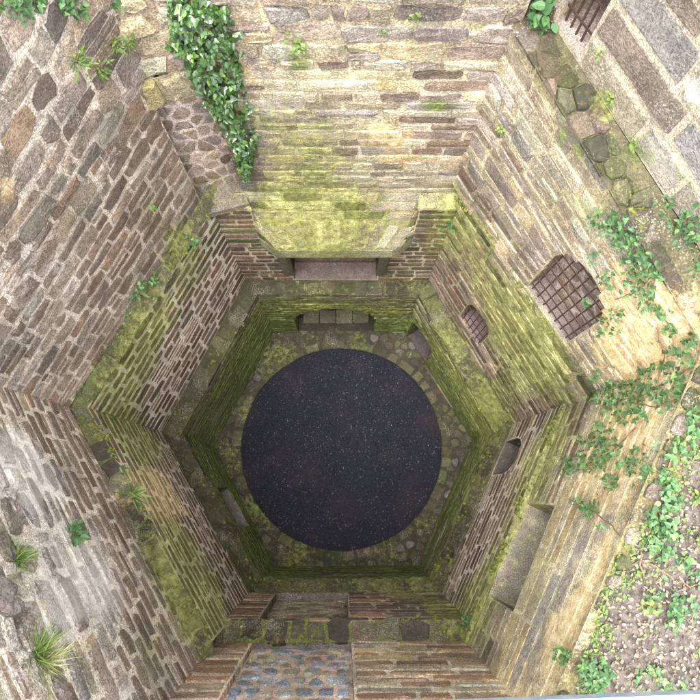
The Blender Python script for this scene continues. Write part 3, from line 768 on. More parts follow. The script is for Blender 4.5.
# corbels
for u_ in (hB[0] - .06, hB[1] + .06):
    mb = MB(); prof = [(3.35, .02), (3.6, .05), (3.95, .09), (4.35, .13), (4.7, .16)]; vs = []; fs = []
    for z_, d_ in prof:
        for (du, dn) in ((-.085, 0), (-.085, .55), (-.04, 1), (.04, 1), (.085, .55), (.085, 0)): vs.append(fb.pt(u_ + du, z_, dn * d_))
    for i in range(len(prof) - 1):
        for k in range(6): fs.append((i * 6 + k, i * 6 + (k + 1) % 6, i * 6 + 6 + (k + 1) % 6, i * 6 + 6 + k))
    fs += [tuple(range(6)), tuple(range(24, 30))]
    mb.add(vs, fs, lin(110, 106, 84)); mb.build('corbel', M_STONE, w.root, origin=w.base, parent_loc=w.base)
# hood: canted sides, leaning back to the storey above
zl, zh, zt = 4.70, 5.05, 6.0
u0h, u1h = uz('N', 'B', 392, 257)[0], uz('N', 'B', 281, 257)[0]
pr = .19
HB = [fb.pt(u0h - .24, zl, 0.0), fb.pt(u0h, zl, pr), fb.pt(u1h, zl, pr), fb.pt(u1h + .24, zl, 0.0)]
HL = [p + Vector((0, 0, zh - zl)) for p in HB]
HT = [fb.pt(u0h - .40, 6.07, -.19), fb.pt(u0h - .26, 6.10, -.185), fb.pt(u1h + .30, 6.10, -.185), fb.pt(u1h + .44, 6.07, -.19)]
def quadframe(a, b, c, d):
    """a->b along the base, d->c along the top; returns a mapper frame"""
    class Q: pass
    N = (b - a).cross(d - a).normalized(); q = Q(); La = (b - a).length; Lv = ((d - a) - (b - a).normalized() * (d - a).dot((b - a).normalized())).length
    def pt(u, v, n=0.):
        s_, t_ = u / La, v / Lv; return lerp(lerp(a, b, s_), lerp(d, c, s_), t_) + N * n
    q.pt = pt; q.L = La; q.H = Lv; return q
for i in range(3):
    ln_ = (.35, .6) if i == 1 else (.2, .35)
    # lintel course: long plain stones
    q = quadframe(HB[i], HB[i + 1], HL[i + 1], HL[i])
    if q.pt(q.L / 2, q.H / 2, 1).y > q.pt(q.L / 2, q.H / 2, 0).y: q = quadframe(HB[i + 1], HB[i], HL[i], HL[i + 1])
    field(w, q, 0, q.L, 0, q.H, ch=(.4, .4), ln=(.9, 1.3) if i == 1 else (.3, .4), gap=.012, proud=(.004, .008), pal=[lin(172, 168, 138), lin(162, 158, 130)], mort=lin(150, 146, 110), rnd=.05, jit=.02, split=0, wob=0, name='lintel_stone')
    q = quadframe(HL[i], HL[i + 1], HT[i + 1], HT[i])
    if q.pt(q.L / 2, q.H / 2, 1).y > q.pt(q.L / 2, q.H / 2, 0).y: q = quadframe(HL[i + 1], HL[i], HT[i], HT[i + 1])
    if i == 1:
        # relieving arch of upright wedge stones, then courses
        na = 11; hv = .42
        for k in range(na):
            t0, t1 = k / na, (k + 1) / na; lean = (t0 + t1 - 1) * .10; bow = lambda t: .16 * (1 - (2 * t - 1) ** 2)
            ring = [(q.L * t0 + .012, .0 + bow(t0) * .5), (q.L * t1 - .012, bow(t1) * .5), (q.L * t1 - .012 + lean, hv + bow(t1)), (q.L * t0 + .012 + lean, hv + bow(t0))]
            d_ = []
            for z_ in range(4):
                p, r = ring[z_], ring[(z_ + 1) % 4]; d_ += [(lerp(p[0], r[0], .1), lerp(p[1], r[1], .1)), (lerp(p[0], r[0], .9), lerp(p[1], r[1], .9))]
            vs, fs = stone_mesh(q, d_, .01, lump=.2); w.stone(vs, fs, pick(TAN[:4] + GREYB[:3]), 'arch_stone')
        field(w, q, 0, q.L, .6, q.H, ch=(.13, .2), ln=(.25, .5), gap=.02, pal=TAN + GREEN, mort=lin(150, 146, 104), sheet=False)
        mortar_sheet(w, q, 0, q.L, 0, q.H, lin(150, 144, 104))
    else:
        field(w, q, 0, q.L, 0, q.H, ch=(.13, .2), ln=(.14, .3), gap=.02, pal=TAN + GREEN, mort=lin(120, 116, 80))
# underside
mb = MB(); mb.add([HB[0], HB[1], HB[2], HB[3]], [(0, 1, 2, 3)], lin(90, 84, 70)); mb.build('hood_underside', M_MORT, w.root, origin=w.base, parent_loc=w.base)
ledge(w, 'N', 'B', 'C', (5.98, 5.93), (6.06, 6.03), skip=((u0h - .2) / fb.L, (u1h + .2) / fb.L), stonesrow=False, col=lin(150, 146, 110))
def palN(p):
    k = noise.noise(Vector((p.x * .9, 3.1, p.z * .9))) * .5 + .5
    if p.x > .5 + .6 * k and p.z > 6.8: return PURP + GREYB + TAN[:3]
    if p.z > 8.6: return TAN + PURP + GREYB
    return TAN + TAN + GREYB[:2] + OCHRE[:2]
uN = 2.60
field(w, fc, -.08, uN, ZC0['N'], 8.6, ch=(.11, .21), ln=(.2, .72), gap=.017, proud=(.006, .022), palf=palN, mort=MO_TAN, split=.2)
field(w, fc, -.08, uN + .2, 8.6, 10.0, ch=(.13, .26), ln=(.15, .6), gap=.022, proud=(.008, .035), palf=palN, mort=lin(200, 184, 150), rnd=.3, jit=.13)
# quoins at the doorway side
z_ = 6.1; k = 0
while z_ < 8.5:
    h_ = random.uniform(.26, .34); l_ = .34 if k % 2 else .22
    ring = block_ring(uN - l_ + .02, uN + .01, z_ + .01, z_ + h_ - .015, .1, .03)
    vs, fs = stone_mesh(fc, ring, .03, lump=.1); w.stone(vs, fs, pick(GREYB + SLATE)); z_ += h_; k += 1
core(w, 'N', 10.0)

# ---- doorway across the corner (blocked), belongs to the north-west wall
w = WL['NW']
fa, fb, fc = FR[('NW', 'A')], FR[('NW', 'B')], FR[('NW', 'C')]
field(w, fa, -.1, fa.L + .1, -.05, ZA['NW'], ch=(.12, .2), ln=(.22, .5), gap=.024, pal=GREEN + DARKG, mort=MO_DK)
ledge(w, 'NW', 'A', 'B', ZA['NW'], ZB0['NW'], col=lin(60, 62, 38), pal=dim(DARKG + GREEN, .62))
def palNWB(p): return BROWN if p.z < 4.9 else BROWN + GREEN
field(w, fb, -.06, fb.L + .06, ZB0['NW'], ZB1['NW'], ch=(.2, .28), ln=(.24, .46), gap=.045, gv=.06, proud=(.002, .007), palf=palNWB, mort=MO_LIME, split=.2)
ledge(w, 'NW', 'B', 'C', ZB1['NW'], ZC0['NW'], pal=DARKG + GREEN, row=.26)
NWP = [shade(c, .95) for c in GREYB] + GREYB[:4] + BROWN[2:3]
def palNW(p): return NWP
NWL = fc.L
field(w, fc, .16, fc.L + .1, (6.12, 6.42), (8.3, 8.3), ch=(.15, .27), ln=(.16, .5), gap=.024, gv=.028, proud=(.005, .014), palf=palNW, mort=MO_PINK, rnd=.24, jit=.1, split=.16, wob=.05)
field(w, fc, -.15, fc.L + .1, (8.3, 8.3), (10.9, 10.6), ch=(.17, .32), ln=(.16, .5), gap=.022, gv=.024, proud=(.008, .022), palf=palNW, mort=MO_PINK, rnd=.26, jit=.11, split=.14, wob=.06)
# diagonal panel set in the corner
pA = fc.pt(.12, 0, 0); pB = FR[('N', 'C')].pt(uN + .12, 0, 0)
du = (pB - pA).normalized(); U_ = -du; N_ = Vector((-U_.y, U_.x, 0))
if N_.dot(Vector((0, 1, 0)) - pA) < 0: N_ = -N_
N_ = Vector((1, -1, 0)).normalized() if False else N_
if N_.dot(-pA) < 0: N_ = -N_
fd = Frame(pA - N_ * .15, du, (0, 0, 1), N_); Ld = (pB - pA).length
fd.o = fd.o - du * .1
def pald(x, y): return [shade(c, 1.12) for c in PURP + GREYB + TAN[3:5]]
rubble(w, fd, [(-.1, 5.75), (Ld + .6, 5.75), (Ld + .6, 8.25), (-.1, 8.25)], size=.24, stretch=.62, gap=.024, proud=(.006, .02), pal=pald, mort=lin(224, 206, 192), loose=.1)
# its sill slabs and lintel
mb = MB(); c_ = (pA + pB) / 2; 
box(mb, Vector((c_.x - .02, c_.y + .0, 5.98)), du * (Ld / 2 + .16), N_ * .2, (0, 0, .06), lin(142, 130, 122), bev=.05)
mb.build('door_sill', M_STONE, w.root, origin=w.base, parent_loc=w.base)
fdt = Frame(Vector((c_.x, c_.y, 8.25)) + N_ * .02 - du * (Ld / 2 + .25), du, (0, 0, 1), N_)
mortar_sheet(w, fdt, 0, Ld + .6, 0, .36, lin(172, 160, 128))
for (ua_, ub_) in ((0, .36), (.37, .78), (.79, Ld + .6)):
    vs, fs = stone_mesh(fdt, block_ring(ua_ + .01, ub_ - .01, .0, .34, .12, .06), random.uniform(.03, .07), lump=.3, sink=.3); w.stone(vs, fs, pick([lin(170, 158, 112), lin(158, 148, 116)]), 'lintel_stone')
fdl = Frame(fd.o + N_ * .13, du, (0, 0, 1), N_)
field(w, fdl, -.15, Ld + .35, 8.58, 10.9, ch=(.2, .32), ln=(.22, .45), gap=.045, proud=(.01, .05), pal=TAN + GREYB, mort=lin(172, 152, 130), rnd=.38, jit=.14, wob=.05)
# reveal on the north-west side
fj = Frame(fc.pt(.16, 0, 0), -fc.N, (0, 0, 1), -fc.U)
field(w, fj, 0, .35, 6.1, 8.3, ch=(.2, .3), ln=(.3, .35), gap=.03, pal=GREYB, mort=MO_PINK, wob=0)
# filling behind, where the two storeys meet at the corner pier
core(w, 'NW', (10.9, 10.6))

# ---- south-west
w = WL['SW']
fa, fb, fc = FR[('SW', 'A')], FR[('SW', 'B')], FR[('SW', 'C')]
hA = px_hole('SW', 'A', (214, 487), (243, 528), .75, 2.0, 0)
field(w, fa, -.1, fa.L + .1, -.05, ZA['SW'], ch=(.12, .2), ln=(.22, .5), gap=.024, pal=GREEN + DARKG, mort=MO_DK, holes=[hA])
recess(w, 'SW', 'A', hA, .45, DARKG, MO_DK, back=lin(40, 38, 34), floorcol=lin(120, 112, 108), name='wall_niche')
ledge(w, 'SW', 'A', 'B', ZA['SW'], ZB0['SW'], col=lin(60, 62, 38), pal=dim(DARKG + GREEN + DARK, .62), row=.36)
field(w, fb, -.06, fb.L + .06, ZB0['SW'], ZB1['SW'], ch=(.17, .25), ln=(.26, .5), gap=.045, gv=.06, proud=(.002, .007), palf=palNWB, mort=MO_LIME, split=.2)
ledge(w, 'SW', 'B', 'C', ZB1['SW'], ZC0['SW'], pal=DARK + DARKG, row=.24)
def palSW(p): return NWP if p.z < 7.9 else GREYB + TAN[:2] + ASHL + NWP[:3]
field(w, fc, -.1, fc.L + .1, ZC0['SW'], (8.3, 8.3), ch=(.17, .25), ln=(.24, .5), gap=.045, gv=.045, proud=(.006, .018), palf=palSW, mort=MO_PALE, rnd=.3, jit=.08, split=.2, wob=.04)
field(w, fc, -.1, fc.L + .1, (8.3, 8.3), (10.3, 10.3), ch=(.2, .34), ln=(.22, .6), gap=.05, gv=.045, proud=(.006, .028), palf=palSW, mort=MO_PALE, rnd=.3, jit=.14, split=.2, wob=.07)
# rough lumps that stand out of the upper courses
for (x_, y_, r_) in [(5, 600, 22), (25, 640, 14), (10, 500, 16), (6, 545, 14), (60, 690, 16), (75, 668, 12)]:
    u_, v_ = uz('SW', 'C', x_, y_); s_ = r_ / 140
    ring = [(u_ + cos(t) * s_ * random.uniform(.8, 1.2), v_ + sin(t) * s_ * random.uniform(.6, 1.0)) for t in [2 * pi * k / 13 for k in range(13)]]
    vs, fs = stone_mesh(fc, ring, random.uniform(.02, .05), lump=.5); w.stone(vs, fs, pick(GREYB + PURP))
core(w, 'SW', 10.3)

# ---- south
w = WL['S']
fa, fb, fc = FR[('S', 'A')], FR[('S', 'B')], FR[('S', 'C')]
field(w, fa, -.1, fa.L + .1, -.05, ZA['S'], ch=(.12, .2), ln=(.3, .6), gap=.024, pal=GREEN + DARKG, mort=MO_DK)
ledge(w, 'S', 'A', 'B', ZA['S'], ZB0['S'], pal=DARKG + GREEN, row=.3)
hB = px_hole('S', 'B', (268, 605), (348, 605), 2.46, 4.8, 0)
field(w, fb, -.06, fb.L + .06, ZB0['S'], ZB1['S'], ch=(.17, .24), ln=(.3, .6), gap=.03, proud=(.006, .016), pal=BRICK[2:4] + BROWN, mort=MO_PINK, holes=[hB])
recess(w, 'S', 'B', hB, .13, BROWN, MO_DK, name='blocked_niche', backpal=[shade(c, 1.3) for c in GREYB + PURP] + [shade(c, 1.4) for c in GREEN], backmort=lin(206, 196, 160), bsize=.26)
ledge(w, 'S', 'B', 'C', ZB1['S'], ZC0['S'], pal=DARKG + DARK + GREEN, row=.3, col=lin(104, 108, 56))
hC = px_hole('S', 'C', (236, 670), (353, 670), 5.0, 8.6, 0)
field(w, fc, -.06, hC[0], ZC0['S'][0], 10.2, ch=(.24, .32), ln=(.36, .6), gap=.035, proud=(.008, .022), pal=BRICK, mort=MO_PALE, rnd=.12)
field(w, fc, hC[1], fc.L + .06, ZC0['S'][1], 10.0, ch=(.17, .25), ln=(.35, .75), gap=.035, proud=(.008, .02), pal=BRICK + BRICK + TAN + OCHRE[:2], mort=MO_PALE, rnd=.2, split=.15)
field(w, fc, hC[0], hC[1], 8.6, 10.1, ch=(.2, .3), ln=(.4, .7), gap=.035, pal=BRICK, mort=MO_PALE)
def palS(x, y): return BLUE if random.random() < .6 else [shade(c, 1.2) for c in PURP + TAN[:3]]
recess(w, 'S', 'C', hC, .09, BRICK, MO_PALE, name='blocked_doorway', backpal=palS, backmort=MO_SALM, bsize=.34, bst=.55, bgap=.06)
core(w, 'S', (10.2, 10.0))

# ---- south-east
w = WL['SE']
fa, fb, fc = FR[('SE', 'A')], FR[('SE', 'B')], FR[('SE', 'C')]
field(w, fa, -.1, fa.L + .1, -.05, ZA['SE'], ch=(.12, .2), ln=(.3, .6), gap=.024, pal=GREEN + DARKG + GREYB[:1], mort=MO_DK)
ledge(w, 'SE', 'A', 'B', ZA['SE'], ZB0['SE'], pal=DARKG + GREEN + DARK, row=.3)
hB = px_hole('SE', 'B', (501, 474), (517, 438), 2.62, 3.85, .5)
field(w, fb, -.06, fb.L + .06, ZB0['SE'], ZB1['SE'], ch=(.17, .25), ln=(.28, .6), gap=.036, gv=.05, proud=(.003, .009), palf=lambda p: BROWN + GREYB if p.y < .4 else BROWN + TAN, mort=MO_LIME, holes=[hB], split=.2)
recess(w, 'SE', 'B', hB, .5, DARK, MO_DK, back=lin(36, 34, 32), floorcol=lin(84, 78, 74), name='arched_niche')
voussoirs(w, 'SE', 'B', hB, 7, .15, GREYB)
ledge(w, 'SE', 'B', 'C', ZB1['SE'], ZC0['SE'], pal=GREEN + TAN, row=.5, col=lin(150, 148, 90))
u0_, _a = uz('SE', 'C', 513, 612); u1_, _b = uz('SE', 'C', 556, 505)
hC = (u0_, u1_, 5.2, 6.42, 0.)
def palSE(p):
    k = noise.noise(Vector((p.x, p.y, p.z))) * .5 + .5
    return OCHRE if k > .38 else OCHRE + ASHL[:1] + PURP[:1] + ASHL[3:4]
field(w, fc, -.06, hC[0], (5.15, 5.2), 6.42, ch=(.2, .3), ln=(.25, .4), gap=.026, proud=(.004, .01), pal=GREYB + TAN, mort=MO_TAN, rnd=.12)
field(w, fc, hC[1], fc.L + .06, (5.3, 5.35), 6.42, ch=(.16, .24), ln=(.3, .6), gap=.03, proud=(.005, .014), pal=TAN + BROWN + GREYB, mort=MO_TAN)
field(w, fc, -.06, 2.15, 6.42, (8.3, 8.55), ch=(.26, .36), ln=(.6, 1.2), gap=.02, proud=(.003, .009), palf=palSE, mort=lin(236, 226, 190), rnd=.08, jit=.03, split=.05)
field(w, fc, 2.15, fc.L + .06, 6.42, (8.55, 8.75), ch=(.16, .26), ln=(.25, .6), gap=.03, proud=(.006, .02), palf=palSE, mort=MO_TAN, rnd=.25)
recess(w, 'SE', 'C', hC, .75, GREYB + TAN, MO_TAN, back=lin(90, 84, 76), floorcol=lin(166, 156, 142), floormask=(.38, .05, .1, .15), name='window_recess')
core(w, 'SE', (8.28, 8.73))

qa, qb = FR[('SE', 'C')].pt(-.2, 8.31), FR[('SE', 'C')].pt(FR[('SE', 'C')].L + .3, 8.77)
Ue = (qb - qa).normalized(); Ve = -FR[('SE', 'C')].N; Ve = (Ve - Ue * Ve.dot(Ue)).normalized(); Ne = Ue.cross(Ve); Ne = Ne if Ne.z > 0 else -Ne
fe = Frame(qa + Vector((0, 0, .02)), Ue, Ve, Ne); Le = (qb - qa).length
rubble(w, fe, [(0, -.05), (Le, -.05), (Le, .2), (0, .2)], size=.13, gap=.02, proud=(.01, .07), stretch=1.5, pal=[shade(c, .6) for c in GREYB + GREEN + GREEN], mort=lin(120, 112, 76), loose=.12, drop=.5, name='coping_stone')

# ---- north-east
w = WL['NE']
fa, fb, fc, fdd = FR[('NE', 'A')], FR[('NE', 'B')], FR[('NE', 'C')], FR[('NE', 'D')]
hA = (uz('NE', 'A', 430, 355)[0], fa.L - .08, -.02, 1.45, 0.25)
field(w, fa, -.1, fa.L + .1, -.05, ZA['NE'], ch=(.12, .2), ln=(.25, .6), gap=.024, pal=GREEN + DARKG + TAN[:1], mort=MO_DK, holes=[hA])
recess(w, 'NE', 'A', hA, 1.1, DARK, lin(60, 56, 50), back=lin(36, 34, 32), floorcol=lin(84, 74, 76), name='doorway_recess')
ledge(w, 'NE', 'A', 'B', ZA['NE'], ZB0['NE'], pal=DARKG + GREEN, row=.4)
hB = px_hole('NE', 'B', (484, 340), (463, 312), 3.35, 4.42, .3)
def palNE(p): return BROWN + GREYB if noise.noise(p * .8) > -.1 else TAN + GREEN
field(w, fb, -.06, fb.L + .06, ZB0['NE'], ZB1['NE'], ch=(.15, .22), ln=(.24, .55), gap=.03, gv=.03, proud=(.006, .02), palf=palNE, mort=lin(176, 168, 136), holes=[hB], split=.2)
recess(w, 'NE', 'B', hB, .42, GREYB, lin(150, 140, 130), back=lin(96, 82, 84), floorcol=lin(140, 122, 122), name='window_recess')
grille(w, 'NE', 'B', hB, 6, 4, .04, .009)
voussoirs(w, 'NE', 'B', hB, 5, .22, PURP, gap=.012)
ledge(w, 'NE', 'B', 'C', ZB1['NE'], ZC0['NE'], pal=GREEN + TAN, row=.5, col=lin(150, 148, 90))
hC = px_hole('NE', 'C', (574, 338), (532, 281), 6.40, 7.85, .42)
def palNEC(p):
    k = noise.noise(p * .7 + Vector((9, 2, 1)))
    if p.z > 8.0: return TAN + ASHL
    if p.y < 1.6: return OCHRE + TAN
    return TAN + GREYB + TAN if k > -.1 else BROWN + GREYB + TAN
zc = (8.75, 9.2)
field(w, fc, -.06, fc.L + .08, ZC0['NE'], zc, ch=(.13, .26), ln=(.16, .62), gap=.028, gv=.026, proud=(.006, .022), palf=palNEC, mort=lin(200, 186, 152), holes=[hC], split=.2, wob=.05)
recess(w, 'NE', 'C', hC, .24, PURP + ASHL, lin(176, 164, 156), name='window_recess', backpal=[shade(c, 1.35) for c in PURP + BRICK[3:5]], backmort=lin(236, 222, 214), bsize=.2, floorcol=lin(150, 138, 132))
grille(w, 'NE', 'C', hC, 7, 7, .03, .0095)
voussoirs(w, 'NE', 'C', hC, 7, .22, ASHL + TAN, gap=.014)
# plain sill slab under the window
mb = MB(); box(mb, fc.pt((hC[0] + hC[1]) / 2, 6.29, -.02), fc.U * ((hC[1] - hC[0]) / 2 + .12), fc.N * .05, (0, 0, .10), lin(178, 172, 140), bev=.1)
mb.build('window_sill', M_STONE, w.root, origin=w.base, parent_loc=w.base)
# third set-back, broken coping, and the big ashlar above
ledge(w, 'NE', 'C', 'D', zc, (zc[0] + .12, zc[1] + .15), stonesrow=False, col=lin(96, 92, 66))
hD = (uz('NE', 'D', 611, 0)[0], uz('NE', 'D', 567, 0)[0] + .02, 9.30, 10.35, 0)
zt = (9.25, 9.35)
field(w, fdd, -.5, fdd.L + .3, (8.87, 9.35), (11.4, 11.4), ch=(.3, .42), ln=(.45, 1.0), gap=.034, gv=.03, proud=(.008, .02), pal=[shade(c, .8) for c in ASHL + TAN[:2] + GREYB[:2]], mort=lin(200, 184, 158), holes=[hD], rnd=.14, jit=.04, split=.12)
recess(w, 'NE', 'D', hD, .4, ASHL, MO_PALE, name='window_recess', back=lin(120, 112, 104), floorcol=lin(176, 160, 150))
grille(w, 'NE', 'D', hD, 5, 4, .08, .010)
core(w, 'NE', 11.38)
# broken coping lumps
q0, q1 = fc.pt(.2, lerp(8.75, 9.2, .06)), fc.pt(fc.L - .05, 9.2)
Uc = (q1 - q0).normalized(); Vc = (-fc.N); Nc = Uc.cross(Vc)
if Nc.z < 0: Nc = -Nc
fcop = Frame(q0 + Vector((0, 0, .06)), Uc, (Vc - Uc * Vc.dot(Uc)).normalized(), Nc)
Lc = (q1 - q0).length
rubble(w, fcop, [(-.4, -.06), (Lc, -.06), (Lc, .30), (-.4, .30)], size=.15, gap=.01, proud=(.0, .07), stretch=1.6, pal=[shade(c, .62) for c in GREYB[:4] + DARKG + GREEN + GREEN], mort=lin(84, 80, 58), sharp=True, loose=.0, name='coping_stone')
for w_ in WN: WL[w_].finish(290)
#@@PLANTS
# ================================================================== earth on the wall top
BANKZ = lambda x, y: 0
fi, fo = FR[('SE', 'C')], FR[('SE', 'O')]
M_SOIL = simple_mat('leafy_soil', lin(58, 52, 48), lin(100, 92, 86), 16, .95, .9)
eb = MB(); n1, n2 = 60, 26
def bank(t, e):
    a = fi.pt(lerp(-.35, fi.L + .45, t), lerp(8.32, 8.77, t), -.02); o_ = Vector(a) - fi.N * (e * 2.6)
    edge = min(1, e * 9)
    o_.z += edge * (.05 + .10 * noise.noise(o_ * 1.7) + .045 * noise.noise(o_ * 7)) + e * .22
    o_ += fi.N * ((.10 * noise.noise(o_ * 1.3) + .05 * noise.noise(o_ * 4.) + .0) * (1 - edge * .6))
    return o_
vs = [bank(i / n1, j / n2) for i in range(n1 + 1) for j in range(n2 + 1)]
fs = [(i * (n2 + 1) + j, i * (n2 + 1) + j + 1, (i + 1) * (n2 + 1) + j + 1, (i + 1) * (n2 + 1) + j) for i in range(n1) for j in range(n2)]
fs = [f[::-1] for f in fs]
eb.add(vs, fs, (.2, .15, .12), MASKNONE); o = eb.build('earth_bank', M_SOIL, smooth=True); o['kind'] = 'structure'

# ================================================================== leaves
def ivy_pts(k):
    if k == 0: P_ = [(0, 0), (.34, -.16), (.52, .12), (.30, .38), (.22, .62), (0, 1.0), (-.22, .62), (-.30, .38), (-.52, .12), (-.34, -.16)]
    elif k == 1: P_ = [(0, 0), (.28, -.1), (.42, .2), (.3, .5), (.16, .8), (0, 1.05), (-.18, .74), (-.34, .46), (-.44, .14), (-.26, -.12)]
    else: P_ = [(0, 0), (.22, .04), (.34, .3), (.3, .58), (.14, .85), (0, 1.0), (-.14, .85), (-.3, .58), (-.34, .3), (-.22, .04)]
    return P_
def blade_pts(): return [(0, 0), (.10, .1), (.13, .4), (.08, .75), (0, 1.0), (-.08, .75), (-.13, .4), (-.10, .1)]
def leaf_geo(pts, cup=.12):
    """folded along the mid rib; outline + two rib points"""
    n = len(pts); tip = max(range(n), key=lambda i: pts[i][1])
    vs = [Vector((x, y, cup * abs(x) * 1.6 - .10 * y * y)) for x, y in pts] + [Vector((0, .35, -.012 - .02)), Vector((0, .68, -.05 - .015))]
    fs = []
    m1, m2 = n, n + 1
    for i in range(n):
        j = (i + 1) % n; my = (pts[i][1] + pts[j][1]) / 2
        fs.append((i, j, m1 if my < .52 else m2))
    k = next((i for i in range(1, tip) if pts[i][1] >= .52), tip)
    fs.append((m1, k, m2)) ; k2 = next((i for i in range(n - 1, tip, -1) if pts[i][1] >= .52), tip); fs.append((m1, m2, k2))
    return vs, fs
LEAF = [leaf_geo(ivy_pts(k)) for k in range(3)] + [leaf_geo(blade_pts(), .3)]
def leaf_mesh(name, k, mat):
    me = bpy.data.meshes.new(name); me.from_pydata([tuple(v) for v in LEAF[k][0]], [], LEAF[k][1]); me.materials.append(mat); return me
def basis(nrm, fwd):
    nrm = nrm.normalized(); y = (fwd - nrm * fwd.dot(nrm))
    if y.length < 1e-4: y = nrm.orthogonal()
    y.normalize(); x = y.cross(nrm); return x, y, nrm
def rv(s=1.): return Vector((random.gauss(0, s), random.gauss(0, s), random.gauss(0, s)))
class Plant:
    def __init__(s, name, label, cat, loc, mat, group=None, indiv=0, kinds=(0, 1, 2)):
        s.root = empty(name, loc, label, cat, group); s.loc = Vector(loc); s.mat = mat; s.kinds = kinds
        s.left = indiv; s.meshes = {}; s.bulk = MB(); s.twig = MB(); s.runs = []; s.items = []
    def leaf(s, p, nrm, fwd, size, k=None):
        s.items.append((p, nrm, fwd, size, random.choice(s.kinds) if k is None else k))
    def finish(s, leafname='leaf'):
        s.items.sort(key=lambda t: -t[3])
        for i, (p, nrm, fwd, size, k) in enumerate(s.items):
            x, y, z = basis(nrm, fwd)
            if i < s.left:
                if k not in s.meshes: s.meshes[k] = leaf_mesh(leafname, k, s.mat)
                o = bpy.data.objects.new(leafname, s.meshes[k]); link(o, s.root)
                M_ = Matrix(((x.x, y.x, z.x), (x.y, y.y, z.y), (x.z, y.z, z.z))).to_4x4()
                o.matrix_local = Matrix.Translation(p - s.loc) @ M_ @ Matrix.Scale(size, 4)
            else:
                s.bulk.add([p + (x * v.x + y * v.y + z * v.z) * size for v in LEAF[k][0]], LEAF[k][1], (.1, .2, .05), MASKNONE)
        if s.bulk.v:
            o = s.bulk.build('foliage', s.mat, s.root, origin=s.loc, parent_loc=s.loc)
            if s.left: o['kind'] = 'stuff'
        if s.twig.v: s.twig.build('stems', M_TWIG, s.root, origin=s.loc, parent_loc=s.loc)['kind'] = 'stuff'
        for mb in s.runs: mb.build('stem', M_TWIG, s.root, origin=s.loc, parent_loc=s.loc)
UP = Vector((0, 0, 1))
def spray(pl, x, y, r, n, size, lift=.05, ry=None, flat=.5):
    """leaves scattered over the surface round a pixel"""
    for _ in range(n):
        a = random.uniform(0, 2 * pi); q = sqrt(random.random()); X, Y = x + cos(a) * q * r, y + sin(a) * q * (ry or r)
        p, nr, w_, s_ = hit(X, Y); up = nr * random.uniform(.3, 1) + UP * random.uniform(.3, 1) + rv(.35)
        s2 = size * random.uniform(.6, 1.25)
        pl.leaf(p + nr * random.uniform(.01, lift) + UP * random.uniform(0, lift), up, rv(.8) - UP * flat + nr * .3, s2)
def runner(pl, pts, r=.006, off=.02, leafn=0, size=.05):
    """woody stem laid over the wall through pixels"""
    P3 = []
    for i in range(len(pts) - 1):
        for k in range(6):
            t = k / 6; X, Y = lerp(pts[i][0], pts[i + 1][0], t) + random.uniform(-1, 1), lerp(pts[i][1], pts[i + 1][1], t) + random.uniform(-1, 1)
            p, nr, _, _ = hit(X, Y); P3.append(p + nr * (off + random.uniform(0, .02)) + UP * .01)
    # drop outliers where the surface jumps
    Q = [P3[0]]
    for p in P3[1:]:
        if (p - Q[-1]).length < .5: Q.append(p)
    if len(Q) < 3: return
    pl.runs.append(MB()); tube(pl.runs[-1], Q, [lerp(r, r * .45, i / len(Q)) for i in range(len(Q))], 5)
    for _ in range(leafn):
        p = random.choice(Q); pl.leaf(p + rv(.03), UP + rv(.4), rv(1.), size * random.uniform(.6, 1.2))

# hanging ivy beside the blocked doorway
p0 = hit(200, 5)[0]
iv = Plant('hanging_ivy', 'dense dark green ivy hanging down beside the blocked corner doorway', 'ivy', p0, M_IVY, None, 290)
path = [(192, -8, 22), (196, 2, 26), (203, 22, 32), (206, 42, 32), (212, 62, 27), (218, 80, 24), (228, 98, 19), (236, 115, 15), (241, 130, 14), (243, 144, 11), (245, 158, 8), (245, 164, 4)]
for i in range(len(path) - 1):
    (x0, y0, r0), (x1, y1, r1) = path[i], path[i + 1]
    for _ in range(int(11 * r0 ** 1.0 / 1.35)):
        t = random.random(); x_, y_, r_ = lerp(x0, x1, t), lerp(y0, y1, t), lerp(r0, r1, t)
        a = random.uniform(-1, 1); X = x_ + a * r_ * (1 + .35 * noise.noise(Vector((y_ * .12, 7, a)))); Y = y_ + random.uniform(-5, 5)
        if noise.noise(Vector((X * .09, Y * .09, 1))) < -.16: continue
        p, nr, w_, s_ = hit(X, Y); bulge = .16 * (1 - a * a)
        p = p + nr * random.uniform(.02, .06 + bulge)
        iv.leaf(p, nr * random.uniform(.4, 1) + UP * random.uniform(.3, .9) + rv(.3), -UP + rv(.6) + nr * .5, random.uniform(.034, .072))
for k in range(4): runner(iv, [(x + random.uniform(-r * .4, r * .4), y) for x, y, r in path[:10]], .01, .03)
runner(iv, [(205, 92), (212, 110), (224, 128), (240, 160)], .016, .03)
iv.finish()
for (x, y, r, n, lb) in [(18, 2, 22, 70, 'ivy at the extreme top left corner of the photo'), (68, 8, 13, 40, 'small trailing ivy strand right of the top left corner ivy'), (120, 2, 12, 16, 'tiny ivy sprig at the top edge, just left of the big hanging ivy')]:
    p = hit(x, max(y, 2))[0]; pl = Plant('ivy_sprig', 'bright green ' + lb, 'ivy', p, M_CREEP, 'small ivy plants on the upper left wall', 0)
    spray(pl, x, y, r, n, .05, .07, r * .7); runner(pl, [(x - r, max(y - 4, 1)), (x, y + 2), (x + r, y + 6)], .005); pl.finish()

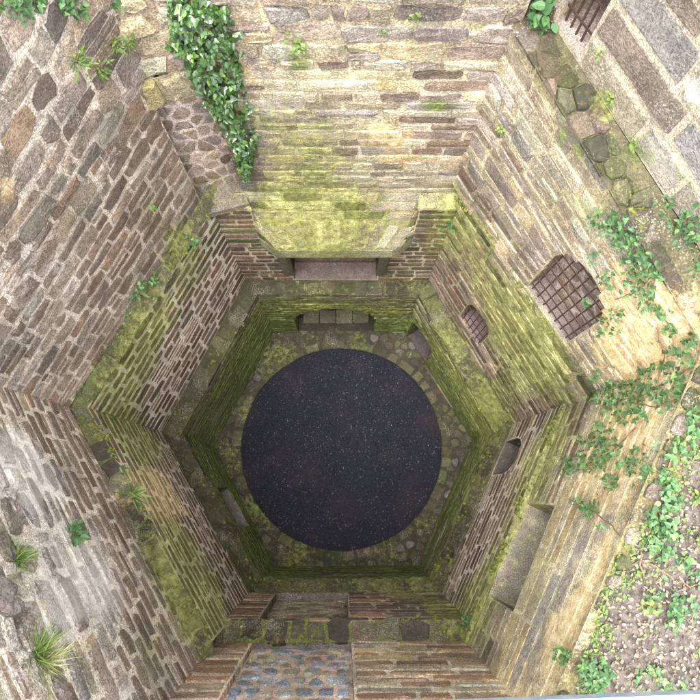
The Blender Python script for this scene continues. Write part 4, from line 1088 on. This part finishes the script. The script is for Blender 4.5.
# small weeds rooted in the joints
def tuft(x, y, n, ln, wd, mat, name, label, cat, group=None, spread=.8, k=3, upb=.7, droop=.5, curve=True):
    p, nr, w_, s_ = hit(x, y); pl = Plant(name, label, cat, p, mat, group, 0, (k,))
    for _ in range(n):
        d = (nr * random.uniform(.2, .9) + UP * upb * random.uniform(.4, 1) + rv(spread * .6)).normalized()
        l_ = ln * random.uniform(.5, 1.15)
        if curve:    # narrow bent blade
            side = d.cross(UP + rv(.2)).normalized() * wd * random.uniform(.6, 1.1); q = p + rv(.02); ps = []
            dd = d.copy(); seg = 4
            for i in range(seg + 1):
                ww = side * (1 - (i / seg) ** 1.6) * (1 if i else .6); ps += [q - ww, q + ww]; q = q + dd * l_ / seg; dd = (dd - UP * droop / seg * 1.1).normalized()
            pl.bulk.add(ps, [(2 * i, 2 * i + 1, 2 * i + 3, 2 * i + 2) for i in range(seg)], (.1, .2, .05), MASKNONE)
        else:
            q = p + d * random.uniform(.1, 1) * ln; pl.leaf(q, UP + nr * .4 + rv(.45), d + rv(.4), wd * random.uniform(.6, 1.2))
            if random.random() < .35: tube(pl.twig, [p + rv(.006), lerp(p, q, .5) + rv(.01), q], .0025, 4)
    pl.finish()
lw = None
WG = 'weeds rooted in the wall joints'
def weed(x, y, n, ln, wd, label, mat=None, k=2): tuft(x, y, n, ln, wd, mat or M_FERN, 'wall_weed', label, 'weed', WG, curve=False, k=k)
for (x, y, n, l_, lb) in [(75, 62, 60, .12, 'feathery green weed above the brown wall, lowest left of the three near the ivy'), (98, 70, 40, .09, 'feathery green weed right beside the lowest left one'),
                          (112, 44, 40, .1, 'feathery green weed in the middle, below the one with tallest leaves'), (131, 22, 60, .12, 'tall feathery green weed left of the big hanging ivy'), (125, 42, 40, .08, 'feathery green weed just below the tall one left of the hanging ivy')]:
    weed(x, y, n, l_, .07, lb, k=3)
weed(298, 42, 60, .11, .045, 'yellow-green round leaved weed high on the fireplace wall'); weed(289, 30, 12, .05, .03, 'tiny yellow-green weed just above the round leaved one on the fireplace wall')
weed(380, 30, 14, .06, .03, 'tiny green weed near the top middle of the fireplace wall'); weed(415, 15, 24, .08, .03, 'small green weed at the top edge right of centre')
weed(538, 12, 40, .15, .09, 'broad leaved green plant at the top edge left of the barred opening', M_CREEP)
weed(503, 130, 26, .08, .04, 'small yellow flowering weed at upper right wall'); weed(600, 55, 14, .06, .035, 'tiny green weed below the top barred opening')
weed(612, 98, 20, .07, .035, 'small weed on the mossy coping stone at upper right'); weed(634, 143, 20, .09, .035, 'small weed on the broken grey coping stone at upper right')
weed(450, 222, 34, .16, .05, 'dark green leafy weed on the mossy band left of the barred windows', M_CREEP)
weed(191, 240, 26, .12, .045, 'bright green weed at the upper end of the left ledge', M_CREEP); weed(151, 206, 14, .07, .04, 'pale yellow-green weed on the brown wall under the blocked doorway')
weed(136, 292, 50, .14, .05, 'leafy green clump on the left ledge, upper of the two clumps', M_CREEP); weed(150, 280, 40, .12, .05, 'small leafy clump just above the upper clump on the left ledge', M_CREEP)
weed(100, 372, 60, .15, .05, 'leafy green clump on the left ledge, lower of the two clumps', M_CREEP); weed(73, 409, 36, .1, .05, 'bright green clump where the left ledges meet in the corner', M_CREEP)
weed(124, 470, 14, .1, .04, 'small green weed on the lower left ledge near its top'); weed(470, 623, 50, .16, .05, 'bright green weed at the right end of the bottom ledge', M_CREEP)
weed(72, 535, 34, .13, .07, 'fresh green broad leaved sprig in the middle of the white-stained wall', M_CREEP)
tuft(132, 494, 26, .3, .012, M_FERN, 'wall_weed', 'spiky green weed on the lower left ledge beside the orange lichen', 'weed', WG, droop=.3)
tuft(16, 560, 70, .16, .007, M_FERN, 'grass_tuft', 'green grass tuft at the left edge on the white-stained wall, upper of the two', 'grass tuft', 'grass tufts at the lower left')
tuft(36, 655, 150, .27, .004, M_FERN, 'grass_tuft', 'long bladed green grass tuft, lower and larger of the two at lower left', 'grass tuft', 'grass tufts at the lower left', spread=1.0)
tuft(45, 662, 70, .22, .005, M_STRAW, 'grass_tuft', 'dry straw coloured grass beneath the large green tuft', 'grass tuft', 'grass tufts at the lower left', droop=1.2)

lg = MB()
for (x0, y0, x1, y1, n) in [(75, 400, 112, 352, 150), (125, 330, 165, 268, 230), (85, 420, 112, 462, 90), (118, 470, 150, 530, 110), (160, 560, 195, 620, 60)]:
    for _ in range(n):
        t = random.random(); p, nr, w_, s_ = hit(lerp(x0, x1, t) + random.gauss(0, 4), lerp(y0, y1, t) + random.gauss(0, 3))
        if noise.noise(p * 2.6) < -.1: continue
        q = p + UP * random.uniform(.0, .05) + nr * random.uniform(0, .03); s2 = random.uniform(.018, .04); x, y, z = basis(UP + nr * .5 + rv(.4), rv(1.)); k = random.choice((0, 1, 2, 3))
        lg.add([q + (x * v.x + y * v.y + z * v.z) * s2 for v in LEAF[k][0]], LEAF[k][1], (.2, .2, .1), MASKNONE)
o = lg.build('ledge_greenery', M_CREEP); o['kind'] = 'stuff'; o['label'] = 'small green plants overgrowing the ledges of the left walls'

# ivy creeping over the right-hand walls
CG = 'ivy trailing over the right-hand walls'
def creeper(label, blobs, runs, size=.045, indiv=60, mat=None):
    p = hit(*blobs[0][:2])[0]; pl = Plant('trailing_ivy', label, 'ivy', p, mat or M_CREEP, CG, indiv)
    for (x, y, r, n) in blobs: spray(pl, x, y, r * 1.15, int(n * 1.8), size, .10)
    for rr in runs: runner(pl, rr, .008, .03, 5, size)
    pl.finish()
creeper('green ivy hanging over the wall above and right of the large barred window', [(605, 222, 12, 20), (630, 226, 14, 40), (655, 228, 14, 36), (645, 250, 14, 34), (660, 268, 10, 18), (690, 222, 14, 30), (640, 285, 12, 22), (612, 278, 8, 12), (650, 300, 9, 14), (598, 256, 5, 6), (610, 325, 9, 14), (590, 300, 4, 6), (690, 245, 8, 12), (665, 205, 8, 10), (625, 240, 8, 12), (675, 235, 9, 14), (698, 268, 9, 14), (620, 312, 6, 8), (632, 262, 7, 10), (685, 280, 7, 9), (667, 310, 6, 8)],
        [[(600, 222), (625, 228), (650, 226), (690, 218)], [(650, 228), (648, 250), (655, 275), (640, 290), (612, 300)], [(690, 215), (665, 245), (655, 290), (662, 320)], [(700, 245), (680, 262), (664, 285)]])
creeper('sparse ivy sprays on the ochre stained corner in the right middle', [(650, 372, 9, 12), (640, 415, 9, 14), (680, 352, 9, 10), (615, 388, 8, 12), (682, 385, 8, 12), (698, 372, 9, 14), (625, 420, 7, 10), (605, 400, 14, 36), (628, 402, 14, 40), (640, 390, 10, 20), (596, 372, 6, 8), (655, 398, 8, 14), (668, 370, 8, 12), (690, 400, 14, 24), (668, 405, 10, 16), (692, 340, 8, 14), (672, 330, 6, 8), (695, 300, 7, 10)],
        [[(700, 365), (668, 385), (640, 400), (600, 405)], [(660, 325), (668, 350), (662, 385), (668, 405)], [(700, 395), (660, 410), (625, 402)]])
creeper('low ivy clumps just above the long window sill', [(575, 465, 8, 16), (595, 462, 12, 30), (612, 452, 12, 30), (600, 440, 8, 16), (606, 432, 7, 10), (585, 442, 6, 8), (612, 484, 7, 14), (590, 508, 9, 20), (568, 472, 5, 8), (630, 470, 8, 10)],
        [[(640, 430), (618, 450), (598, 465), (572, 475)], [(628, 462), (612, 490), (592, 512)], [(585, 505), (570, 500)], [(648, 440), (645, 480), (628, 520), (640, 545)], [(592, 510), (612, 525), (632, 545)]])
creeper('ivy at the edge of the leafy wall top, right of the long window sill', [(657, 480, 10, 26), (665, 500, 10, 26), (650, 520, 10, 24), (655, 545, 12, 30), (665, 530, 8, 20), (672, 450, 10, 24), (690, 432, 12, 26), (650, 595, 8, 14), (676, 560, 8, 14), (640, 460, 8, 12)],
        [[(690, 430), (668, 460), (655, 500), (650, 540)], [(655, 545), (660, 590), (640, 640)]], size=.048)
BG = 'green plants growing on the leafy wall top'
for (x, y, r, n, lb) in [(672, 600, 14, 40, 'dark green plant in the middle of the leafy wall top'), (660, 615, 10, 26, 'dark green plant just left of the middle one on the leafy wall top'), (590, 672, 15, 60, 'large green leafy plant by the railing, at the foot of the yellow wall'), (575, 660, 10, 36, 'green plant left of the large one by the railing'),
                         (690, 575, 9, 26, 'yellow-green plant at the right edge of the photo'), (694, 500, 8, 24, 'bright green plant near the right edge, level with the window sill'), (640, 672, 12, 30, 'low green plant near the railing, right of the mossy patch'), (665, 685, 12, 34, 'yellow-green plant touching the railing at lower right'), (690, 655, 9, 18, 'small green plant in the lower right corner above the railing'),
                         (695, 540, 8, 16, 'small green plant at the right edge below the bright one'), (640, 605, 8, 18, 'small dark plant beside the mossy patch on the wall top')]:
    p = hit(x, y)[0]; pl = Plant('leafy_plant', lb, 'plant', p, M_CREEP if n > 25 else M_FERN, BG, 0); spray(pl, x, y, r, int(n * 1.6), .045, .14)
    for _ in range(4):
        q = p + Vector((random.uniform(-.1, .1), random.uniform(-.1, .1), .1)); tube(pl.twig, [p, lerp(p, q, .5) + rv(.01), q], .004, 4)
    pl.finish()
# leaf litter and creeping ground cover on the bank
lt = MB(); gcv = MB()
for i in range(11000):
    t, e = random.random(), random.random() ** 1.1 * .8 + .01; p = bank(t, e) + UP * random.uniform(.004, .03)
    k = random.choice((2, 2, 3)); s_ = random.uniform(.012, .038); x, y, z = basis(UP + rv(.45), rv(1.))
    lt.add([p + (x * v.x + y * v.y + z * v.z) * s_ for v in LEAF[k][0]], LEAF[k][1], (.2, .2, .1), MASKNONE)
o = lt.build('leaf_litter', M_LITTER); o['kind'] = 'stuff'; o['label'] = 'pale dead leaves scattered over the soil on the wall top at right'
for i in range(5200):
    t, e = random.random(), random.random() * .8 + .01; p = bank(t, e)
    if noise.noise(p * 1.9) + noise.noise(p * 5) * .5 < .12 and random.random() > .06: continue
    p = p + UP * random.uniform(.01, .08); s_ = random.uniform(.012, .036); x, y, z = basis(UP + rv(.4), rv(1.)); k = random.choice((0, 1, 2))
    gcv.add([p + (x * v.x + y * v.y + z * v.z) * s_ for v in LEAF[k][0]], LEAF[k][1], (.2, .2, .1), MASKNONE)
for i in range(1500):
    t = random.random(); e = abs(random.gauss(0, .035)); p = bank(t, e) + UP * random.uniform(.01, .06)
    if noise.noise(p * 2.4) < -.1: continue
    s_ = random.uniform(.012, .035); x, y, z = basis(UP + rv(.5), rv(1.)); k = random.choice((0, 1, 2))
    gcv.add([p + (x * v.x + y * v.y + z * v.z) * s_ for v in LEAF[k][0]], LEAF[k][1], (.2, .2, .1), MASKNONE)
o = gcv.build('ground_cover', M_FERN); o['kind'] = 'stuff'; o['label'] = 'low yellow-green ground cover among the dead leaves on the wall top'
# long fallen twigs on the wall top
for pts in [[(620, 700), (634, 640), (642, 590), (630, 545)], [(675, 700), (678, 640), (690, 590)], [(640, 560), (668, 580), (700, 584)]]:
    P3 = []
    for i in range(len(pts) - 1):
        for k in range(5):
            p = hit(lerp(pts[i][0], pts[i + 1][0], k / 5), lerp(pts[i][1], pts[i + 1][1], k / 5))[0]; P3.append(p + UP * random.uniform(.1, .16) + rv(.01))
    mb = MB(); tube(mb, P3, .005, 5)
    o = mb.build('fallen_twig', M_TWIG, origin=P3[0]); o['label'] = ['long bare twig beside the mossy patch on the wall top', 'bare twig near the lower right corner of the photo', 'short bare twig lying across the litter near the right edge'][[620, 675, 640].index(pts[0][0])]; o['category'] = 'twig'; o['group'] = 'bare twigs on the wall top'

# moss cushions on set-backs and the weathered coping
mc = MB()
def cushion(mb, p, s_):
    n_ = 7; vs = [p + Vector((cos(2 * pi * k / n_) * s_ * random.uniform(.8, 1.2), sin(2 * pi * k / n_) * s_ * random.uniform(.8, 1.2), -.01)) for k in range(n_)]
    vs += [p + Vector((cos(2 * pi * k / n_) * s_ * .6, sin(2 * pi * k / n_) * s_ * .6, s_ * .45 * random.uniform(.7, 1.2))) for k in range(n_)] + [p + Vector((0, 0, s_ * .6))]
    fs = [(k, (k + 1) % n_, n_ + (k + 1) % n_, n_ + k) for k in range(n_)] + [(n_ + k, n_ + (k + 1) % n_, 2 * n_) for k in range(n_)]
    mb.add(vs, fs, (.1, .15, .03), MASKNONE)
M_MOSS = simple_mat('cushion_moss', lin(66, 76, 34), lin(122, 126, 62), 30, .98, 1.)
for w_ in WN:
    for (s0, s1, za, zb, n_) in (('B', 'C', ZB1, ZC0, 120), ('A', 'B', ZA, ZB0, 60)):
        f0, f1 = FR[(w_, s0)], FR[(w_, s1)]
        for _ in range(n_):
            t = random.random(); e = random.random()
            p = f0.pt(t * f0.L, lerp(*za[w_], t)).lerp(f1.pt(t * f1.L, lerp(*zb[w_], t)), e)
            if noise.noise(p * 3.1) < .08: continue
            if w_ == 'N' and s0 == 'B': continue
            for _k in range(3): cushion(mc, p + Vector((random.gauss(0, .03), random.gauss(0, .03), -.012)), random.uniform(.01, .034))
for _ in range(500):
    p = hit(640 + random.gauss(0, 9), 620 + random.gauss(0, 16))[0]; cushion(mc, p + UP * .02, random.uniform(.015, .045))
for _ in range(420):
    a = random.random(); p = fcop.pt(lerp(.9, 2.0, a), random.uniform(-.02, .3), random.uniform(.0, .03))
    if noise.noise(p * 3.3) < -.02: continue
    cushion(mc, p, random.uniform(.01, .03))
o = mc.build('moss', M_MOSS, smooth=True); o['kind'] = 'stuff'; o['label'] = 'yellow-green cushion moss along the ledges'

# ================================================================== hand rail in front of the viewer
zr = 12.95
pL, pR = atz(480, 703.0, zr), atz(700, 694.5, zr); d_ = (pR - pL).normalized(); mid = (pL + pR) / 2
A_, B_ = mid - d_ * 4.3, mid + d_ * 3.9
rail = empty('hand_rail', (mid.x, mid.y, 8.0), 'pale galvanised hand rail crossing the bottom right edge of the photo', 'railing')
rl = rail.location.copy()
mb = MB(); sd2 = d_.cross(UP).normalized()
cc = (A_ + B_) / 2 ; cc = cc + (sd2 if sd2.y < 0 else -sd2) * .03
box(mb, cc - UP * .012, d_ * (B_ - A_).length / 2, sd2 * .03, UP * .012, (.6, .65, .7), MASKNONE, bev=.2)
mb.build('top_rail', M_RAIL, rail, origin=rl, parent_loc=rl)
for P_, zb in ((A_, 10.2), (B_, 8.1)):
    mb = MB(); tube(mb, [Vector((P_.x, P_.y - .03, zb)), Vector((P_.x, P_.y - .03, zr - .024))], .025, 10, (.6, .65, .7)); box(mb, Vector((P_.x, P_.y - .03, zb)), (.08, 0, 0), (0, .08, 0), (0, 0, .012), (.6, .65, .7), MASKNONE)
    mb.build('post', M_RAIL, rail, origin=rl, parent_loc=rl)
